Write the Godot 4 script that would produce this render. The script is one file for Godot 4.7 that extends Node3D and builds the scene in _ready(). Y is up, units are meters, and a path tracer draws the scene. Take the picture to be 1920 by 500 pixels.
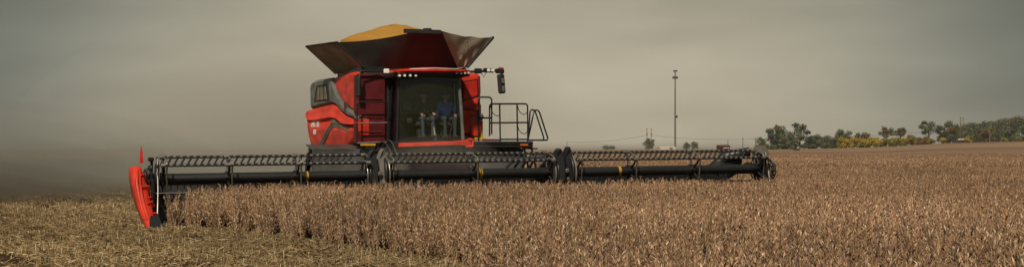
extends Node3D
# A combine harvester with a wide draper header cutting ripe soybeans under a hazy sky.
# Metres, y up. The camera looks along -z. "lin" colours are linear base colours.

const F := 2155.0          # focal length in photograph pixels
const EYE := 1.75          # camera height
const TURN := 0.34645      # heading of the machine
const HEAD := Vector3(-0.61, 0.0, -27.35)   # ground point under the middle of the reel

var rng := RandomNumberGenerator.new()
var M := {}
var used := {}
var U := Vector3(cos(TURN), 0, -sin(TURN))
var H := Vector3(sin(TURN), 0, cos(TURN))

# ------------------------------------------------------------------ helpers
func lin(r: float, g: float, b: float) -> Color:
	return Color(r, g, b).linear_to_srgb()

func numbered(called: String) -> String:
	if not used.has(called):
		used[called] = 0
		return called
	used[called] += 1
	return "%s_%03d" % [called, used[called]]

func tag(o: Node3D, label: String, category: String, group := "", kind := "") -> void:
	if label: o.set_meta("label", label)
	if category: o.set_meta("category", category)
	if group: o.set_meta("group", group)
	if kind: o.set_meta("kind", kind)

func base(called: String, at: Vector3, turn := 0.0) -> Node3D:
	var o := Node3D.new()
	o.name = numbered(called)
	add_child(o)
	o.position = at
	o.rotation.y = turn
	return o

func begin() -> SurfaceTool:
	var st := SurfaceTool.new()
	st.begin(Mesh.PRIMITIVE_TRIANGLES)
	return st

func commit(st: SurfaceTool) -> ArrayMesh:
	st.generate_normals()
	return st.commit()

func obj(called: String, st: SurfaceTool, m: Material, parent: Node = null) -> MeshInstance3D:
	return inst(called, commit(st), m, parent)

func inst(called: String, mesh: Mesh, m: Material, parent: Node = null) -> MeshInstance3D:
	var o := MeshInstance3D.new()
	o.mesh = mesh
	if m: o.material_override = m
	if parent == null:
		o.name = numbered(called)
		add_child(o)
	else:
		o.name = called
		parent.add_child(o, true)
	return o

func tri(st: SurfaceTool, a: Vector3, b: Vector3, c: Vector3, out: Vector3) -> void:
	if (b - a).cross(c - a).dot(out) > 0.0:
		st.add_vertex(a); st.add_vertex(c); st.add_vertex(b)
	else:
		st.add_vertex(a); st.add_vertex(b); st.add_vertex(c)

func poly(st: SurfaceTool, pts: Array, out: Vector3) -> void:
	for i in range(1, pts.size() - 1):
		tri(st, pts[0], pts[i], pts[i + 1], out)

# a box with chamfered edges
func box(st: SurfaceTool, c: Vector3, s: Vector3, bev := 0.0, b := Basis.IDENTITY) -> void:
	st.set_smooth_group(-1)
	var h := s * 0.5
	if bev <= 0.0:
		for ax in 3:
			for sg in [-1.0, 1.0]:
				var n := Vector3.ZERO; n[ax] = sg
				var p := Vector3.ZERO; p[(ax + 1) % 3] = h[(ax + 1) % 3]
				var q := Vector3.ZERO; q[(ax + 2) % 3] = h[(ax + 2) % 3]
				var f := n * h[ax]
				poly(st, [c + b * (f + p + q), c + b * (f - p + q), c + b * (f - p - q), c + b * (f + p - q)], b * n)
		return
	bev = minf(bev, minf(h.x, minf(h.y, h.z)) * 0.9)
	for ax in 3:
		var a1 := (ax + 1) % 3
		var a2 := (ax + 2) % 3
		for sg in [-1.0, 1.0]:
			var pts := []
			for k in [[1, 1], [-1, 1], [-1, -1], [1, -1]]:
				var v := Vector3.ZERO
				v[ax] = sg * h[ax]; v[a1] = k[0] * (h[a1] - bev); v[a2] = k[1] * (h[a2] - bev)
				pts.append(c + b * v)
			var n := Vector3.ZERO; n[ax] = sg
			poly(st, pts, b * n)
			for s2 in [-1.0, 1.0]:
				var e := []
				for k in [-1.0, 1.0]:
					var v := Vector3.ZERO
					v[ax] = sg * h[ax]; v[a1] = s2 * (h[a1] - bev); v[a2] = k * (h[a2] - bev)
					e.append(c + b * v)
				for k in [1.0, -1.0]:
					var v := Vector3.ZERO
					v[ax] = sg * (h[ax] - bev); v[a1] = s2 * h[a1]; v[a2] = k * (h[a2] - bev)
					e.append(c + b * v)
				var n2 := Vector3.ZERO; n2[ax] = sg; n2[a1] = s2
				poly(st, e, b * n2)
	for x in [-1.0, 1.0]:
		for y in [-1.0, 1.0]:
			for z in [-1.0, 1.0]:
				poly(st, [c + b * Vector3(x * h.x, y * (h.y - bev), z * (h.z - bev)), c + b * Vector3(x * (h.x - bev), y * h.y, z * (h.z - bev)), c + b * Vector3(x * (h.x - bev), y * (h.y - bev), z * h.z)], b * Vector3(x, y, z))

# skin between rings of points
func loft(st: SurfaceTool, rings: Array, smooth := true, caps := true, closed := true) -> void:
	st.set_smooth_group(0 if smooth else -1)
	var n: int = rings[0].size()
	var mids := []
	for r in rings:
		var m := Vector3.ZERO
		for p in r: m += p
		mids.append(m / n)
	for i in rings.size() - 1:
		var mid: Vector3 = (mids[i] + mids[i + 1]) * 0.5
		for j in (n if closed else n - 1):
			var k := (j + 1) % n
			var a: Vector3 = rings[i][j]
			var b: Vector3 = rings[i][k]
			var c: Vector3 = rings[i + 1][k]
			var d: Vector3 = rings[i + 1][j]
			var out := (a + b + c + d) * 0.25 - mid
			if a.distance_squared_to(b) > 1e-10: tri(st, a, b, c, out)
			if c.distance_squared_to(d) > 1e-10: tri(st, a, c, d, out)
	if caps:
		st.set_smooth_group(-1)
		var ax: Vector3 = mids[0] - mids[1]
		poly(st, rings[0], ax)
		ax = mids[-1] - mids[-2]
		poly(st, rings[-1], ax)

func tube(st: SurfaceTool, pts: Array, r: Variant, sides := 8, caps := true) -> void:
	var rings := []
	var prev := Vector3.ZERO
	for i in pts.size():
		var d: Vector3
		if i == 0: d = pts[1] - pts[0]
		elif i == pts.size() - 1: d = pts[i] - pts[i - 1]
		else: d = (pts[i + 1] - pts[i]).normalized() + (pts[i] - pts[i - 1]).normalized()
		d = d.normalized()
		if d == Vector3.ZERO: d = Vector3.UP
		if prev == Vector3.ZERO: prev = Vector3.UP if absf(d.y) < 0.9 else Vector3.RIGHT
		var s := d.cross(prev).normalized()
		if s == Vector3.ZERO: s = Vector3.RIGHT
		var t := s.cross(d)
		prev = t
		var rr: float = r if r is float else r[i]
		var ring := []
		for k in sides:
			var a := TAU * k / sides
			ring.append(pts[i] + (s * cos(a) + t * sin(a)) * rr)
		rings.append(ring)
	loft(st, rings, true, caps)

# rounded polyline
func bent(pts: Array, r := 0.08, closed := false) -> Array:
	var o := []
	for i in pts.size():
		if not closed and (i == 0 or i == pts.size() - 1):
			o.append(pts[i]); continue
		var p: Vector3 = pts[i]
		var a: Vector3 = pts[(i - 1 + pts.size()) % pts.size()] - p
		var b: Vector3 = pts[(i + 1) % pts.size()] - p
		var s := p + a.normalized() * minf(r, a.length() * 0.45)
		var e := p + b.normalized() * minf(r, b.length() * 0.45)
		for k in 5:
			var t := k / 4.0
			o.append(s.lerp(p, t).lerp(p.lerp(e, t), t))
	if closed: o.append(o[0])
	return o

# a plate with an outline in the (z, y) plane, from x0 to x1, edges eased on the x1 side
func side_plate(st: SurfaceTool, outline: Array, x0: float, x1: float, ease_by := 0.03) -> void:
	var pk := PackedVector2Array(outline)
	var inner := Geometry2D.offset_polygon(pk, -ease_by, Geometry2D.JOIN_ROUND)
	var sg := signf(x1 - x0)
	st.set_smooth_group(-1)
	for set_ in [[pk, x0, -sg]] + ([[inner[0], x1, sg]] if inner.size() else []):
		var pg: PackedVector2Array = set_[0]
		var ix := Geometry2D.triangulate_polygon(pg)
		for i in range(0, ix.size(), 3):
			tri(st, Vector3(set_[1], pg[ix[i]].y, pg[ix[i]].x), Vector3(set_[1], pg[ix[i + 1]].y, pg[ix[i + 1]].x), Vector3(set_[1], pg[ix[i + 2]].y, pg[ix[i + 2]].x), Vector3(set_[2], 0, 0))
	var cw := Geometry2D.is_polygon_clockwise(pk)
	var xm := x1 - sg * ease_by
	for i in pk.size():
		var a := pk[i]
		var b := pk[(i + 1) % pk.size()]
		var e := (b - a).normalized()
		var n := Vector2(e.y, -e.x) * (-1.0 if cw else 1.0)
		poly(st, [Vector3(x0, a.y, a.x), Vector3(x0, b.y, b.x), Vector3(xm, b.y, b.x), Vector3(xm, a.y, a.x)], Vector3(0, n.y, n.x))
	if inner.size():  # the eased strip joins each outline point to the nearest inner point
		var q: PackedVector2Array = inner[0]
		var near := []
		for a in pk:
			var best := 0
			for k in q.size():
				if q[k].distance_squared_to(a) < q[best].distance_squared_to(a): best = k
			near.append(best)
		for i in pk.size():
			var a := pk[i]
			var b := pk[(i + 1) % pk.size()]
			var e := (b - a).normalized()
			var n := Vector2(e.y, -e.x) * (-1.0 if cw else 1.0)
			var out := Vector3(sg, n.y, n.x)
			var k: int = near[i]
			var last: int = near[(i + 1) % pk.size()]
			tri(st, Vector3(xm, a.y, a.x), Vector3(xm, b.y, b.x), Vector3(x1, q[last].y, q[last].x), out)
			var step := 0
			while k != last and step < q.size():
				var k2 := (k + 1) % q.size() if Geometry2D.is_polygon_clockwise(q) == cw else (k - 1 + q.size()) % q.size()
				tri(st, Vector3(xm, a.y, a.x), Vector3(x1, q[k].y, q[k].x), Vector3(x1, q[k2].y, q[k2].x), out)
				k = k2
				step += 1

# a bowed panel between four corners, with thickness
func panel(st: SurfaceTool, a: Vector3, b: Vector3, c: Vector3, d: Vector3, thick: float, bow := 0.0, n := 6, sag := 0.0, wrinkle := 0.0) -> void:
	var nm := (b - a).cross(d - a).normalized()
	st.set_smooth_group(0)
	var g := []
	for i in n + 1:
		var row := []
		for j in n + 1:
			var s := float(j) / n
			var t := float(i) / n
			var p := a.lerp(b, s).lerp(d.lerp(c, s), t)
			p += nm * bow * 16.0 * s * (1 - s) * t * (1 - t)
			p.y -= sag * 4.0 * s * (1 - s) * t
			if wrinkle > 0.0:
				p += nm * wrinkle * (sin(s * 21.0 + t * 5.0) + 0.7 * sin(s * 13.0 - t * 9.0)) * sin(PI * s)
			row.append(p)
		g.append(row)
	for side in [1.0, -1.0]:
		for i in n:
			for j in n:
				var o: Vector3 = nm * thick * 0.5 * side
				var q := [g[i][j] + o, g[i][j + 1] + o, g[i + 1][j + 1] + o, g[i + 1][j] + o]
				poly(st, q, nm * side)
	st.set_smooth_group(-1)
	var o2 := nm * thick * 0.5
	for i in n:
		for e in [[g[0][i], g[0][i + 1], a - d], [g[n][i], g[n][i + 1], d - a], [g[i][0], g[i + 1][0], a - b], [g[i][n], g[i + 1][n], b - a]]:
			poly(st, [e[0] + o2, e[1] + o2, e[1] - o2, e[0] - o2], e[2])

func noise_tex(freq: float, lo: Color, hi: Color, sd := 1, oct := 4, size := 256) -> NoiseTexture2D:
	var n := FastNoiseLite.new()
	n.noise_type = FastNoiseLite.TYPE_SIMPLEX_SMOOTH
	n.seed = sd
	n.frequency = freq
	n.fractal_octaves = oct
	var g := Gradient.new()
	g.set_color(0, lo); g.set_color(1, hi)
	g.set_offset(0, 0.2); g.set_offset(1, 0.8)
	var t := NoiseTexture2D.new()
	t.width = size; t.height = size; t.seamless = true; t.noise = n; t.color_ramp = g
	return t

var grime: NoiseTexture2D
var fine: NoiseTexture2D

func mat(called: String, c: Color, rough := 0.6, metal := 0.0, dusty := true) -> StandardMaterial3D:
	var m := StandardMaterial3D.new()
	m.resource_name = called
	m.albedo_color = c
	m.roughness = rough
	m.metallic = metal
	if dusty:
		m.albedo_texture = grime
		m.uv1_triplanar = true
		m.uv1_scale = Vector3(0.33, 0.45, 0.16)
	M[called] = m
	return m

# ground height: flat where the machine works, rising to a low hill at the right
func ground(x: float, z: float) -> float:
	var d := maxf(-z, 0.01)
	if d < 90.0: return 0.0
	var a := clampf(x / d, -0.2, 0.75)
	var keys := [[-0.3, 0.5], [0.2227, 0.6], [0.278, 1.15], [0.325, 1.75], [0.353, 2.7], [0.39, 3.5], [0.445, 4.1], [0.8, 6.0]]
	var hf := 0.5
	for i in keys.size() - 1:
		if a >= keys[i][0]:
			hf = lerpf(keys[i][1], keys[i + 1][1], smoothstep(0.0, 1.0, (a - keys[i][0]) / (keys[i + 1][0] - keys[i][0])))
	if d < 500.0:
		return smoothstep(90.0, 500.0, d) * hf
	return EYE + (hf - EYE) * d / 500.0

# a far thing's foot: direction from the photograph, height from the ground it stands on
func foot(px: float, d: float) -> Vector3:
	var x := (px - 960.0) / F * d
	return Vector3(x, ground(x, -d), -d)

func to_machine(x: float, z: float) -> Vector2:
	var p := Vector3(x, 0, z) - HEAD
	return Vector2(p.dot(U), p.dot(H))

# edge between standing crop and stubble, in front of the header
func edge_x(d: float) -> float:
	var keys := [[0.0, 0.75], [8.0, 0.3], [13.0, 0.0], [16.8, -1.05], [19.3, -2.9], [22.2, -4.95], [24.6, -7.5], [30.0, -7.5]]
	for i in keys.size() - 1:
		if d < keys[i + 1][0]:
			return lerpf(keys[i][1], keys[i + 1][1], (d - keys[i][0]) / (keys[i + 1][0] - keys[i][0]))
	return -7.5

func standing(x: float, z: float) -> bool:
	var q := to_machine(x, z)
	if q.x > 7.75: return -z > 17.0 or x > edge_x(-z)
	if q.y < 0.35: return false
	return q.x > -7.35 and x > edge_x(-z)

# ------------------------------------------------------------------ the script
func _ready() -> void:
	rng.seed = 4711
	camera_and_light()
	materials()
	setting()
	far_things()
	harvester()
	header()
	people()
	crops()
	dust()

func camera_and_light() -> void:
	var cam := Camera3D.new()
	cam.name = "camera"
	cam.projection = Camera3D.PROJECTION_FRUSTUM
	cam.keep_aspect = Camera3D.KEEP_HEIGHT
	cam.near = 0.1
	cam.far = 6000.0
	cam.size = 2.0 * 0.1 * 249.4 / F
	cam.frustum_offset = Vector2(0, 0.1 * 25.0 / F)
	cam.position = Vector3(0, EYE, 0)
	add_child(cam)
	cam.current = true

	var sun := DirectionalLight3D.new()
	sun.name = "sun"
	sun.light_color = Color(1.0, 0.945, 0.86)
	sun.light_energy = 1.25
	sun.light_angular_distance = 3.0
	sun.shadow_enabled = true
	add_child(sun)
	sun.look_at_from_position(Vector3(-0.19, 0.70, 0.62) * 10.0, Vector3.ZERO)

	# a hazy overcast: brightest in the veil low over the field, greyer higher up and round about
	var w := 1024
	var h := 512
	var im := Image.create_empty(w, h, false, Image.FORMAT_RGBAF)
	var n := FastNoiseLite.new()
	n.seed = 9; n.frequency = 1.0; n.fractal_octaves = 5
	for y in h:
		var up := (0.5 - (y + 0.5) / h) * PI
		for x in w:
			var az := (x + 0.5) / w * TAU
			if az > PI: az -= TAU
			var c: Color
			if up < 0.0:
				c = Color(0.16, 0.13, 0.095)
			else:
				var dir := Vector3(sin(az) * cos(up), sin(up), -cos(az) * cos(up))
				var cl := n.get_noise_3d(dir.x * 2.6, dir.y * 13.0, dir.z * 2.6) + 0.5 * n.get_noise_3d(dir.x * 7.0 + 5.0, dir.y * 40.0, dir.z * 7.0)
				var veil := exp(-pow(absf(az) / 0.36, 5.0)) * exp(-pow(maxf(up - 0.03, 0.0) / 0.24, 2.0))
				var v := 0.142 + 0.28 * veil
				v *= 1.0 + 0.22 * cl
				var warm := clampf(veil, 0.0, 1.0)
				c = Color(v * lerpf(0.93, 1.07, warm), v * lerpf(1.0, 0.965, warm), v * lerpf(0.86, 0.72, warm))
			im.set_pixel(x, y, c)
	var sky := Sky.new()
	var pm := PanoramaSkyMaterial.new()
	pm.panorama = ImageTexture.create_from_image(im)
	sky.sky_material = pm
	var env := Environment.new()
	env.background_mode = Environment.BG_SKY
	env.sky = sky
	env.tonemap_mode = Environment.TONE_MAPPER_LINEAR
	env.tonemap_exposure = 1.0
	env.sdfgi_enabled = true
	env.ssao_enabled = true
	env.ssil_enabled = true
	env.volumetric_fog_enabled = true
	env.volumetric_fog_density = 0.0
	env.fog_enabled = true
	env.fog_mode = Environment.FOG_MODE_EXPONENTIAL
	env.fog_density = 0.00014
	env.fog_light_color = Color(0.93, 0.90, 0.84)
	var we := WorldEnvironment.new()
	we.name = "environment"
	we.environment = env
	add_child(we)

func materials() -> void:
	grime = noise_tex(0.02, Color(0.76, 0.73, 0.68), Color(1, 1, 1), 3, 5)
	fine = noise_tex(0.05, Color(0.6, 0.58, 0.55), Color(1, 1, 1), 8, 4)
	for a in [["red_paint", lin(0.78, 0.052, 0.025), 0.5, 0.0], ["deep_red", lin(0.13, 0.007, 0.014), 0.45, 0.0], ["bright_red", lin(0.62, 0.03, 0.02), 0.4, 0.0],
			["grey_paint", lin(0.17, 0.18, 0.175), 0.5, 0.0], ["black_paint", lin(0.018, 0.019, 0.022), 0.38, 0.0], ["black_plastic", lin(0.02, 0.02, 0.021), 0.6, 0.0],
			["dark_steel", lin(0.05, 0.05, 0.055), 0.42, 0.6], ["worn_steel", lin(0.42, 0.41, 0.39), 0.38, 0.8], ["clamp_glint", lin(0.20, 0.195, 0.19), 0.4, 0.5], ["slate_panel", lin(0.075, 0.075, 0.073), 0.55, 0.0], ["rubber", lin(0.03, 0.029, 0.027), 0.85, 0.0],
			["tarp", lin(0.028, 0.024, 0.024), 0.55, 0.0], ["tank_panel", lin(0.50, 0.45, 0.35), 0.6, 0.0], ["brown_panel", lin(0.020, 0.011, 0.010), 0.5, 0.0],
			["yellow_paint", lin(0.62, 0.36, 0.03), 0.5, 0.0], ["white_paint", lin(0.75, 0.74, 0.71), 0.5, 0.0], ["pale_screen", lin(0.24, 0.20, 0.15), 0.8, 0.0],
			["decal_grey", lin(0.20, 0.19, 0.18), 0.5, 0.0], ["seat_cloth", lin(0.03, 0.03, 0.032), 0.9, 0.0], ["pole_wood", lin(0.12, 0.10, 0.08), 0.9, 0.0], ["orange_plastic", lin(0.6, 0.12, 0.02), 0.5, 0.0]]:
		mat(a[0], a[1], a[2], a[3])
	M.tank_panel.backlight_enabled = true
	M.tank_panel.backlight = Color(0.55, 0.5, 0.4)
	for k in ["red_paint", "bright_red"]:
		M[k].metallic_specular = 0.35
		M[k].clearcoat_enabled = true
		M[k].clearcoat = 0.12
		M[k].clearcoat_roughness = 0.2
	var g := mat("glass", Color(0.42, 0.44, 0.30, 0.07), 0.03, 0.0, false)
	g.transparency = BaseMaterial3D.TRANSPARENCY_ALPHA
	var gs := mat("side_glass", Color(0.02, 0.025, 0.025, 0.75), 0.05, 0.0, false)
	gs.transparency = BaseMaterial3D.TRANSPARENCY_ALPHA
	mat("lens", lin(0.85, 0.84, 0.8), 0.15, 0.0, false)
	mat("mirror", lin(0.5, 0.5, 0.5), 0.08, 1.0, false)
	var sk := mat("skin_and_cloth", Color.WHITE, 0.8, 0.0, false)
	sk.vertex_color_use_as_albedo = true
	var gr := mat("grain", lin(0.66, 0.36, 0.05), 0.8, 0.0, false)
	gr.albedo_texture = noise_tex(0.12, Color(0.5, 0.42, 0.32), Color(1, 1, 1), 5, 5)
	gr.uv1_triplanar = true
	gr.uv1_scale = Vector3(1.6, 1.6, 1.6)
	for k in ["leaf", "straw", "pod"]:
		var l := mat(k, Color.WHITE, 0.85, 0.0, false)
		l.vertex_color_use_as_albedo = true
		l.metallic_specular = 0.25
	M.leaf.backlight_enabled = true
	M.leaf.backlight = Color(0.35, 0.35, 0.3)
	M.bark = mat("bark", lin(0.075, 0.06, 0.048), 0.95)
	var s := mat("soil", Color.WHITE, 0.95, 0.0, false)
	s.vertex_color_use_as_albedo = true
	s.albedo_texture = noise_tex(0.03, Color(0.62, 0.58, 0.52), Color(1, 1, 1), 21, 6, 512)
	s.uv1_triplanar = true
	s.uv1_world_triplanar = true
	s.uv1_scale = Vector3(0.11, 0.11, 0.11)
	s.metallic_specular = 0.2

# ------------------------------------------------------------------ the setting
func setting() -> void:
	var radii := [0.0]
	var r := 2.0
	while r < 1700.0:
		radii.append(r)
		r *= 1.065
	var nn := FastNoiseLite.new()
	nn.seed = 77; nn.frequency = 0.01; nn.fractal_octaves = 4
	var seg := 240
	var st := begin()
	st.set_smooth_group(0)
	var P := func(i: int, j: int) -> Vector3:
		var a := TAU * j / seg
		var x: float = radii[i] * sin(a)
		var z: float = -radii[i] * cos(a)
		return Vector3(x, ground(x, z), z)
	var C := func(p: Vector3) -> Color:
		var d := -p.z
		var v := 1.0 + 0.35 * nn.get_noise_2d(p.x, p.z) + 0.2 * nn.get_noise_2d(p.x * 0.3, p.z * 4.0)
		if d > 172.0:   # the next field: pale bare ground and chaff
			return Color(0.34, 0.235, 0.165) * v
		if d > 128.0:
			return Color(0.21, 0.118, 0.078) * v
		if standing(p.x, p.z):
			return Color(0.10, 0.066, 0.043) * v
		return Color(0.085, 0.056, 0.033) * v
	for i in radii.size() - 1:
		for j in seg:
			var a: Vector3 = P.call(i, j)
			var b: Vector3 = P.call(i, j + 1)
			var c: Vector3 = P.call(i + 1, j + 1)
			var d: Vector3 = P.call(i + 1, j)
			var q := [a, c, d] if i == 0 else [a, b, c, a, c, d]
			for k in range(0, q.size(), 3):
				var t := [q[k], q[k + 1], q[k + 2]]
				if (t[1] - t[0]).cross(t[2] - t[0]).y > 0.0: t = [t[0], t[2], t[1]]
				for p in t:
					st.set_color(C.call(p))
					st.add_vertex(p)
	var g := obj("ground", st, M.soil)
	tag(g, "brown field ground rising to a low hill at the wood", "ground", "", "structure")

# ------------------------------------------------------------------ far things
# leaves of one crown: lobes are [centre, radii, count, colour]
func leaves(lobes: Array, size: float, spread := 0.25) -> ArrayMesh:
	var v := PackedVector3Array()
	var nm := PackedVector3Array()
	var co := PackedColorArray()
	for L in lobes:
		var c0: Vector3 = L[0]
		var rr: Vector3 = L[1]
		var col: Color = L[3]
		for k in L[2]:
			var dir := Vector3(rng.randfn(), rng.randfn(), rng.randfn()).normalized()
			var rad := pow(rng.randf(), 0.4) * (0.86 + 0.28 * rng.randf())
			var p := c0 + dir * rr * rad
			var n := (dir + Vector3(rng.randfn(), rng.randfn() + 0.5, rng.randfn()) * 0.7).normalized()
			var t := n.cross(Vector3(rng.randfn(), rng.randfn(), rng.randfn())).normalized()
			var b := n.cross(t)
			var s := size * rng.randf_range(0.5, 1.2)
			var q := [p + t * s, p + b * s * 0.7, p - t * s, p - b * s * 0.7]
			# leaves of one crown differ a little in hue, wherever they hang
			var cc := Color(maxf(col.r + rng.randfn() * spread * 0.06, 0.01), maxf(col.g + rng.randfn() * spread * 0.05, 0.012), maxf(col.b + rng.randfn() * spread * 0.03, 0.006))
			for e in [0, 2, 1, 0, 3, 2]:
				v.append(q[e]); nm.append(n); co.append(cc)
	var arr := []
	arr.resize(Mesh.ARRAY_MAX)
	arr[Mesh.ARRAY_VERTEX] = v
	arr[Mesh.ARRAY_NORMAL] = nm
	arr[Mesh.ARRAY_COLOR] = co
	var m := ArrayMesh.new()
	m.add_surface_from_arrays(Mesh.PRIMITIVE_TRIANGLES, arr)
	return m

# width and height in metres; bare is the share of the height that is clear trunk; open thins the crown
func tree(called: String, at: Vector3, wide: float, high: float, bare: float, open: float, cols: Array, label: String, category: String, group := "") -> Node3D:
	var o := base(called, at, rng.randf() * TAU)
	var st := begin()
	var r0 := high * 0.024 + 0.04
	var top := Vector3(rng.randfn() * 0.03 * high, high * 0.8, rng.randfn() * 0.03 * high)
	tube(st, [Vector3(0, -0.3, 0), Vector3(0, high * 0.2, 0), top * 0.55, top], [r0 * 1.25, r0, r0 * 0.7, r0 * 0.2], 6)
	var lobes := []
	var n := int(lerpf(13.0, 8.0, open))
	for i in n:
		var t := (i + 0.5) / n
		var y := high * lerpf(bare + 0.06, 0.9, t)
		var reach := wide * 0.5 * sqrt(maxf(0.05, 1.0 - pow((t - 0.42) / 0.62, 2.0))) * rng.randf_range(0.4, 0.85)
		var a := i * 2.4 + rng.randf() * 0.9
		var c := Vector3(cos(a) * reach, y, sin(a) * reach)
		var s := rng.randf_range(0.17, 0.3) * (wide * 0.55 + high * 0.2) * lerpf(1.0, 0.72, open)
		var col: Color = cols[rng.randi() % cols.size()]
		lobes.append([c, Vector3(s * 1.15, s * 0.85, s * 1.15), int(lerpf(230.0, 95.0, open)), col])
		var from := Vector3(0, y * lerpf(0.45, 0.7, rng.randf()), 0)
		tube(st, [from, from.lerp(c, 0.55) + Vector3(0, 0.05 * high * rng.randf(), 0), c], [r0 * 0.42, r0 * 0.28, r0 * 0.1], 5)
	lobes.append([Vector3(0, high * lerpf(bare, 0.9, 0.5), 0), Vector3(wide * 0.3, high * (0.9 - bare) * 0.42, wide * 0.3), int(lerpf(520.0, 90.0, open)), cols[0]])
	obj("trunk", st, M.bark, o)
	inst("crown", leaves(lobes, clampf(high * 0.035, 0.16, 0.42)), M.leaf, o)
	tag(o, label, category, group)
	return o

func bush(called: String, at: Vector3, wide: float, high: float, cols: Array, label: String, group := "") -> Node3D:
	var o := base(called, at, rng.randf() * TAU)
	var st := begin()
	var lobes := []
	for i in 8:
		var a := i * 2.4
		var c := Vector3(cos(a) * wide * 0.3 * rng.randf(), high * rng.randf_range(0.22, 0.74), sin(a) * wide * 0.3 * rng.randf())
		lobes.append([c, Vector3(wide * 0.28, high * 0.27, wide * 0.28), 230, cols[rng.randi() % cols.size()]])
		tube(st, [Vector3(0, -0.2, 0), c * 0.5 + Vector3(0, 0.2, 0), c], [0.07, 0.05, 0.02], 5)
	obj("stem", st, M.bark, o)
	inst("foliage", leaves(lobes, 0.28), M.leaf, o)
	tag(o, label, "bush", group)
	return o

func far_things() -> void:
	var green := Color(0.085, 0.105, 0.05)
	var dark := Color(0.035, 0.055, 0.04)
	var sage := Color(0.125, 0.14, 0.09)
	var rust := Color(0.17, 0.105, 0.05)
	var gold := Color(0.36, 0.25, 0.03)
	var lime := Color(0.20, 0.19, 0.035)
	var D := 470.0
	var mpp := D / F
	# [px, top, base, half width px, bare, open, colours, label]
	for a in [
		[1428, 256, 280, 10, 0.05, 0.3, [green, rust], "small brown tinged tree at the end of the tree row by the header"],
		[1457, 234, 280, 19, 0.05, 0.1, [green, rust, dark], "large rounded tree with brown autumn patches in the tree row"],
		[1477, 246, 280, 13, 0.05, 0.2, [sage, green], "paler green tree leaning against the large rounded tree"],
		[1500, 229, 280, 17, 0.25, 0.75, [sage, green, dark], "tall open crowned tree with sky showing between its limbs"],
		[1489, 258, 280, 9, 0.02, 0.2, [sage, lime], "low pale bushy tree under the tall open tree"],
		[1517, 254, 279, 10, 0.02, 0.1, [dark], "dark narrow evergreen between tall open tree and yellowing tree"],
		[1531, 251, 278, 11, 0.04, 0.2, [green, sage], "mid green tree beside the narrow dark evergreen"],
		[1541, 258, 278, 6, 0.02, 0.2, [gold, lime], "slim yellow tree among the green trees"],
		[1552, 253, 278, 10, 0.04, 0.2, [green, sage], "round green tree behind the slim yellow tree"],
		[1565, 259, 278, 9, 0.02, 0.0, [dark], "squat dark evergreen before the yellow hedge"],
		[1580, 241, 277, 14, 0.3, 0.4, [sage, green], "grey green broad tree rising over the yellow hedge"],
		[1608, 246, 276, 4, 0.5, 0.8, [sage, rust], "thin little tree poking above the yellow hedge"],
		[1622, 246, 275, 9, 0.4, 0.5, [rust, sage], "grey brown round topped tree above the yellow hedge"],
		[1662, 235, 274, 12, 0.45, 0.8, [rust * 0.8, sage], "nearly bare brown tree with a dark trunk in the hedge"],
		[1688, 236, 272, 10, 0.5, 0.7, [sage, rust * 0.8], "half bare tree with a rounded twiggy crown in the hedge"],
		[1742, 223, 269, 20, 0.38, 0.8, [green, dark, sage], "spreading dark green tree with forked trunk standing alone by the wood"],
		[1768, 245, 268, 9, 0.03, 0.1, [dark], "small dark conifer at the near edge of the wood"],
		[1781, 225, 267, 15, 0.05, 0.1, [rust * 0.7, green], "brown crowned tree at the near edge of the wood"]]:
		var d: float = D + (60.0 if a[0] > 1760 else 0.0) + (12.0 if a[4] >= 0.3 else 0.0) + fmod(a[0] * 7.3, 9.0)
		var k := d / F
		tree("field_tree", foot(a[0], d), a[3] * 2.45 * k, (a[2] - a[1]) * k, a[4], a[5], a[6], a[7], "tree", "trees along the far field edge")
	for a in [[1436, "low dark shrub under the small brown tinged tree"], [1449, "low dark shrub at the foot of the large rounded tree"], [1468, "low dark shrub between the large rounded tree and its pale neighbour"], [1485, "low dark shrub beneath the paler green tree"], [1508, "low dark shrub beside the tall open tree's trunk"], [1524, "low dark shrub at the narrow dark evergreen"], [1546, "low dark shrub at the slim yellow tree"], [1558, "low dark shrub at the squat dark evergreen"]]:
		bush("shrub", foot(a[0], D + 3.0), 20.0 * mpp, 11.0 * mpp, [dark, green], a[1], "shrubs under the far tree row")
	var px := 1577.0
	var i := 0
	while px < 1664.0:
		var t := 259.0 + 4.0 * sin(px * 0.7)
		bush("hedge_bush", foot(px, D - 4.0 + fmod(px * 3.1, 7.0)), 19.0 * mpp, (277.5 - t - (px - 1577) * 0.03) * mpp, [gold, lime, gold], "bright yellow bush in the long hedge left of bare brown tree".replace(" left of", " before the"), "yellow hedge bushes")
		px += 8.3 + 2.0 * sin(px)
	px = 1671.0
	while px < 1752.0:
		var t := 255.0 + 4.0 * sin(px * 0.9)
		bush("hedge_bush", foot(px, D - 2.0 + fmod(px * 3.1, 7.0)), 20.0 * mpp, (273.0 - t - (px - 1671) * 0.05) * mpp, [gold * 0.75, rust, rust, lime], "orange and rust coloured bush in the hedge before the forked tree", "rust hedge bushes")
		px += 8.9 + 2.0 * sin(px)
	bush("hedge_bush", foot(1768, D + 20), 13.0 * mpp, 11.5 * mpp, [gold], "yellow bush at the foot of the small dark conifer")
	bush("hedge_bush", foot(1815, D + 40), 15.0 * mpp, 15.0 * mpp, [gold, lime], "yellow bush beside the white shed at the wood edge")
	bush("hedge_bush", foot(1885, D + 60), 14.0 * mpp, 10.0 * mpp, [lime, green], "olive bush at the foot of the dark wood")
	bush("hedge_bush", foot(1905, D + 60), 22.0 * mpp, 17.0 * mpp, [green, lime], "broad green bush at the foot of the dark wood")
	# the wood on the hill: one mass
	var lobes := []
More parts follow.
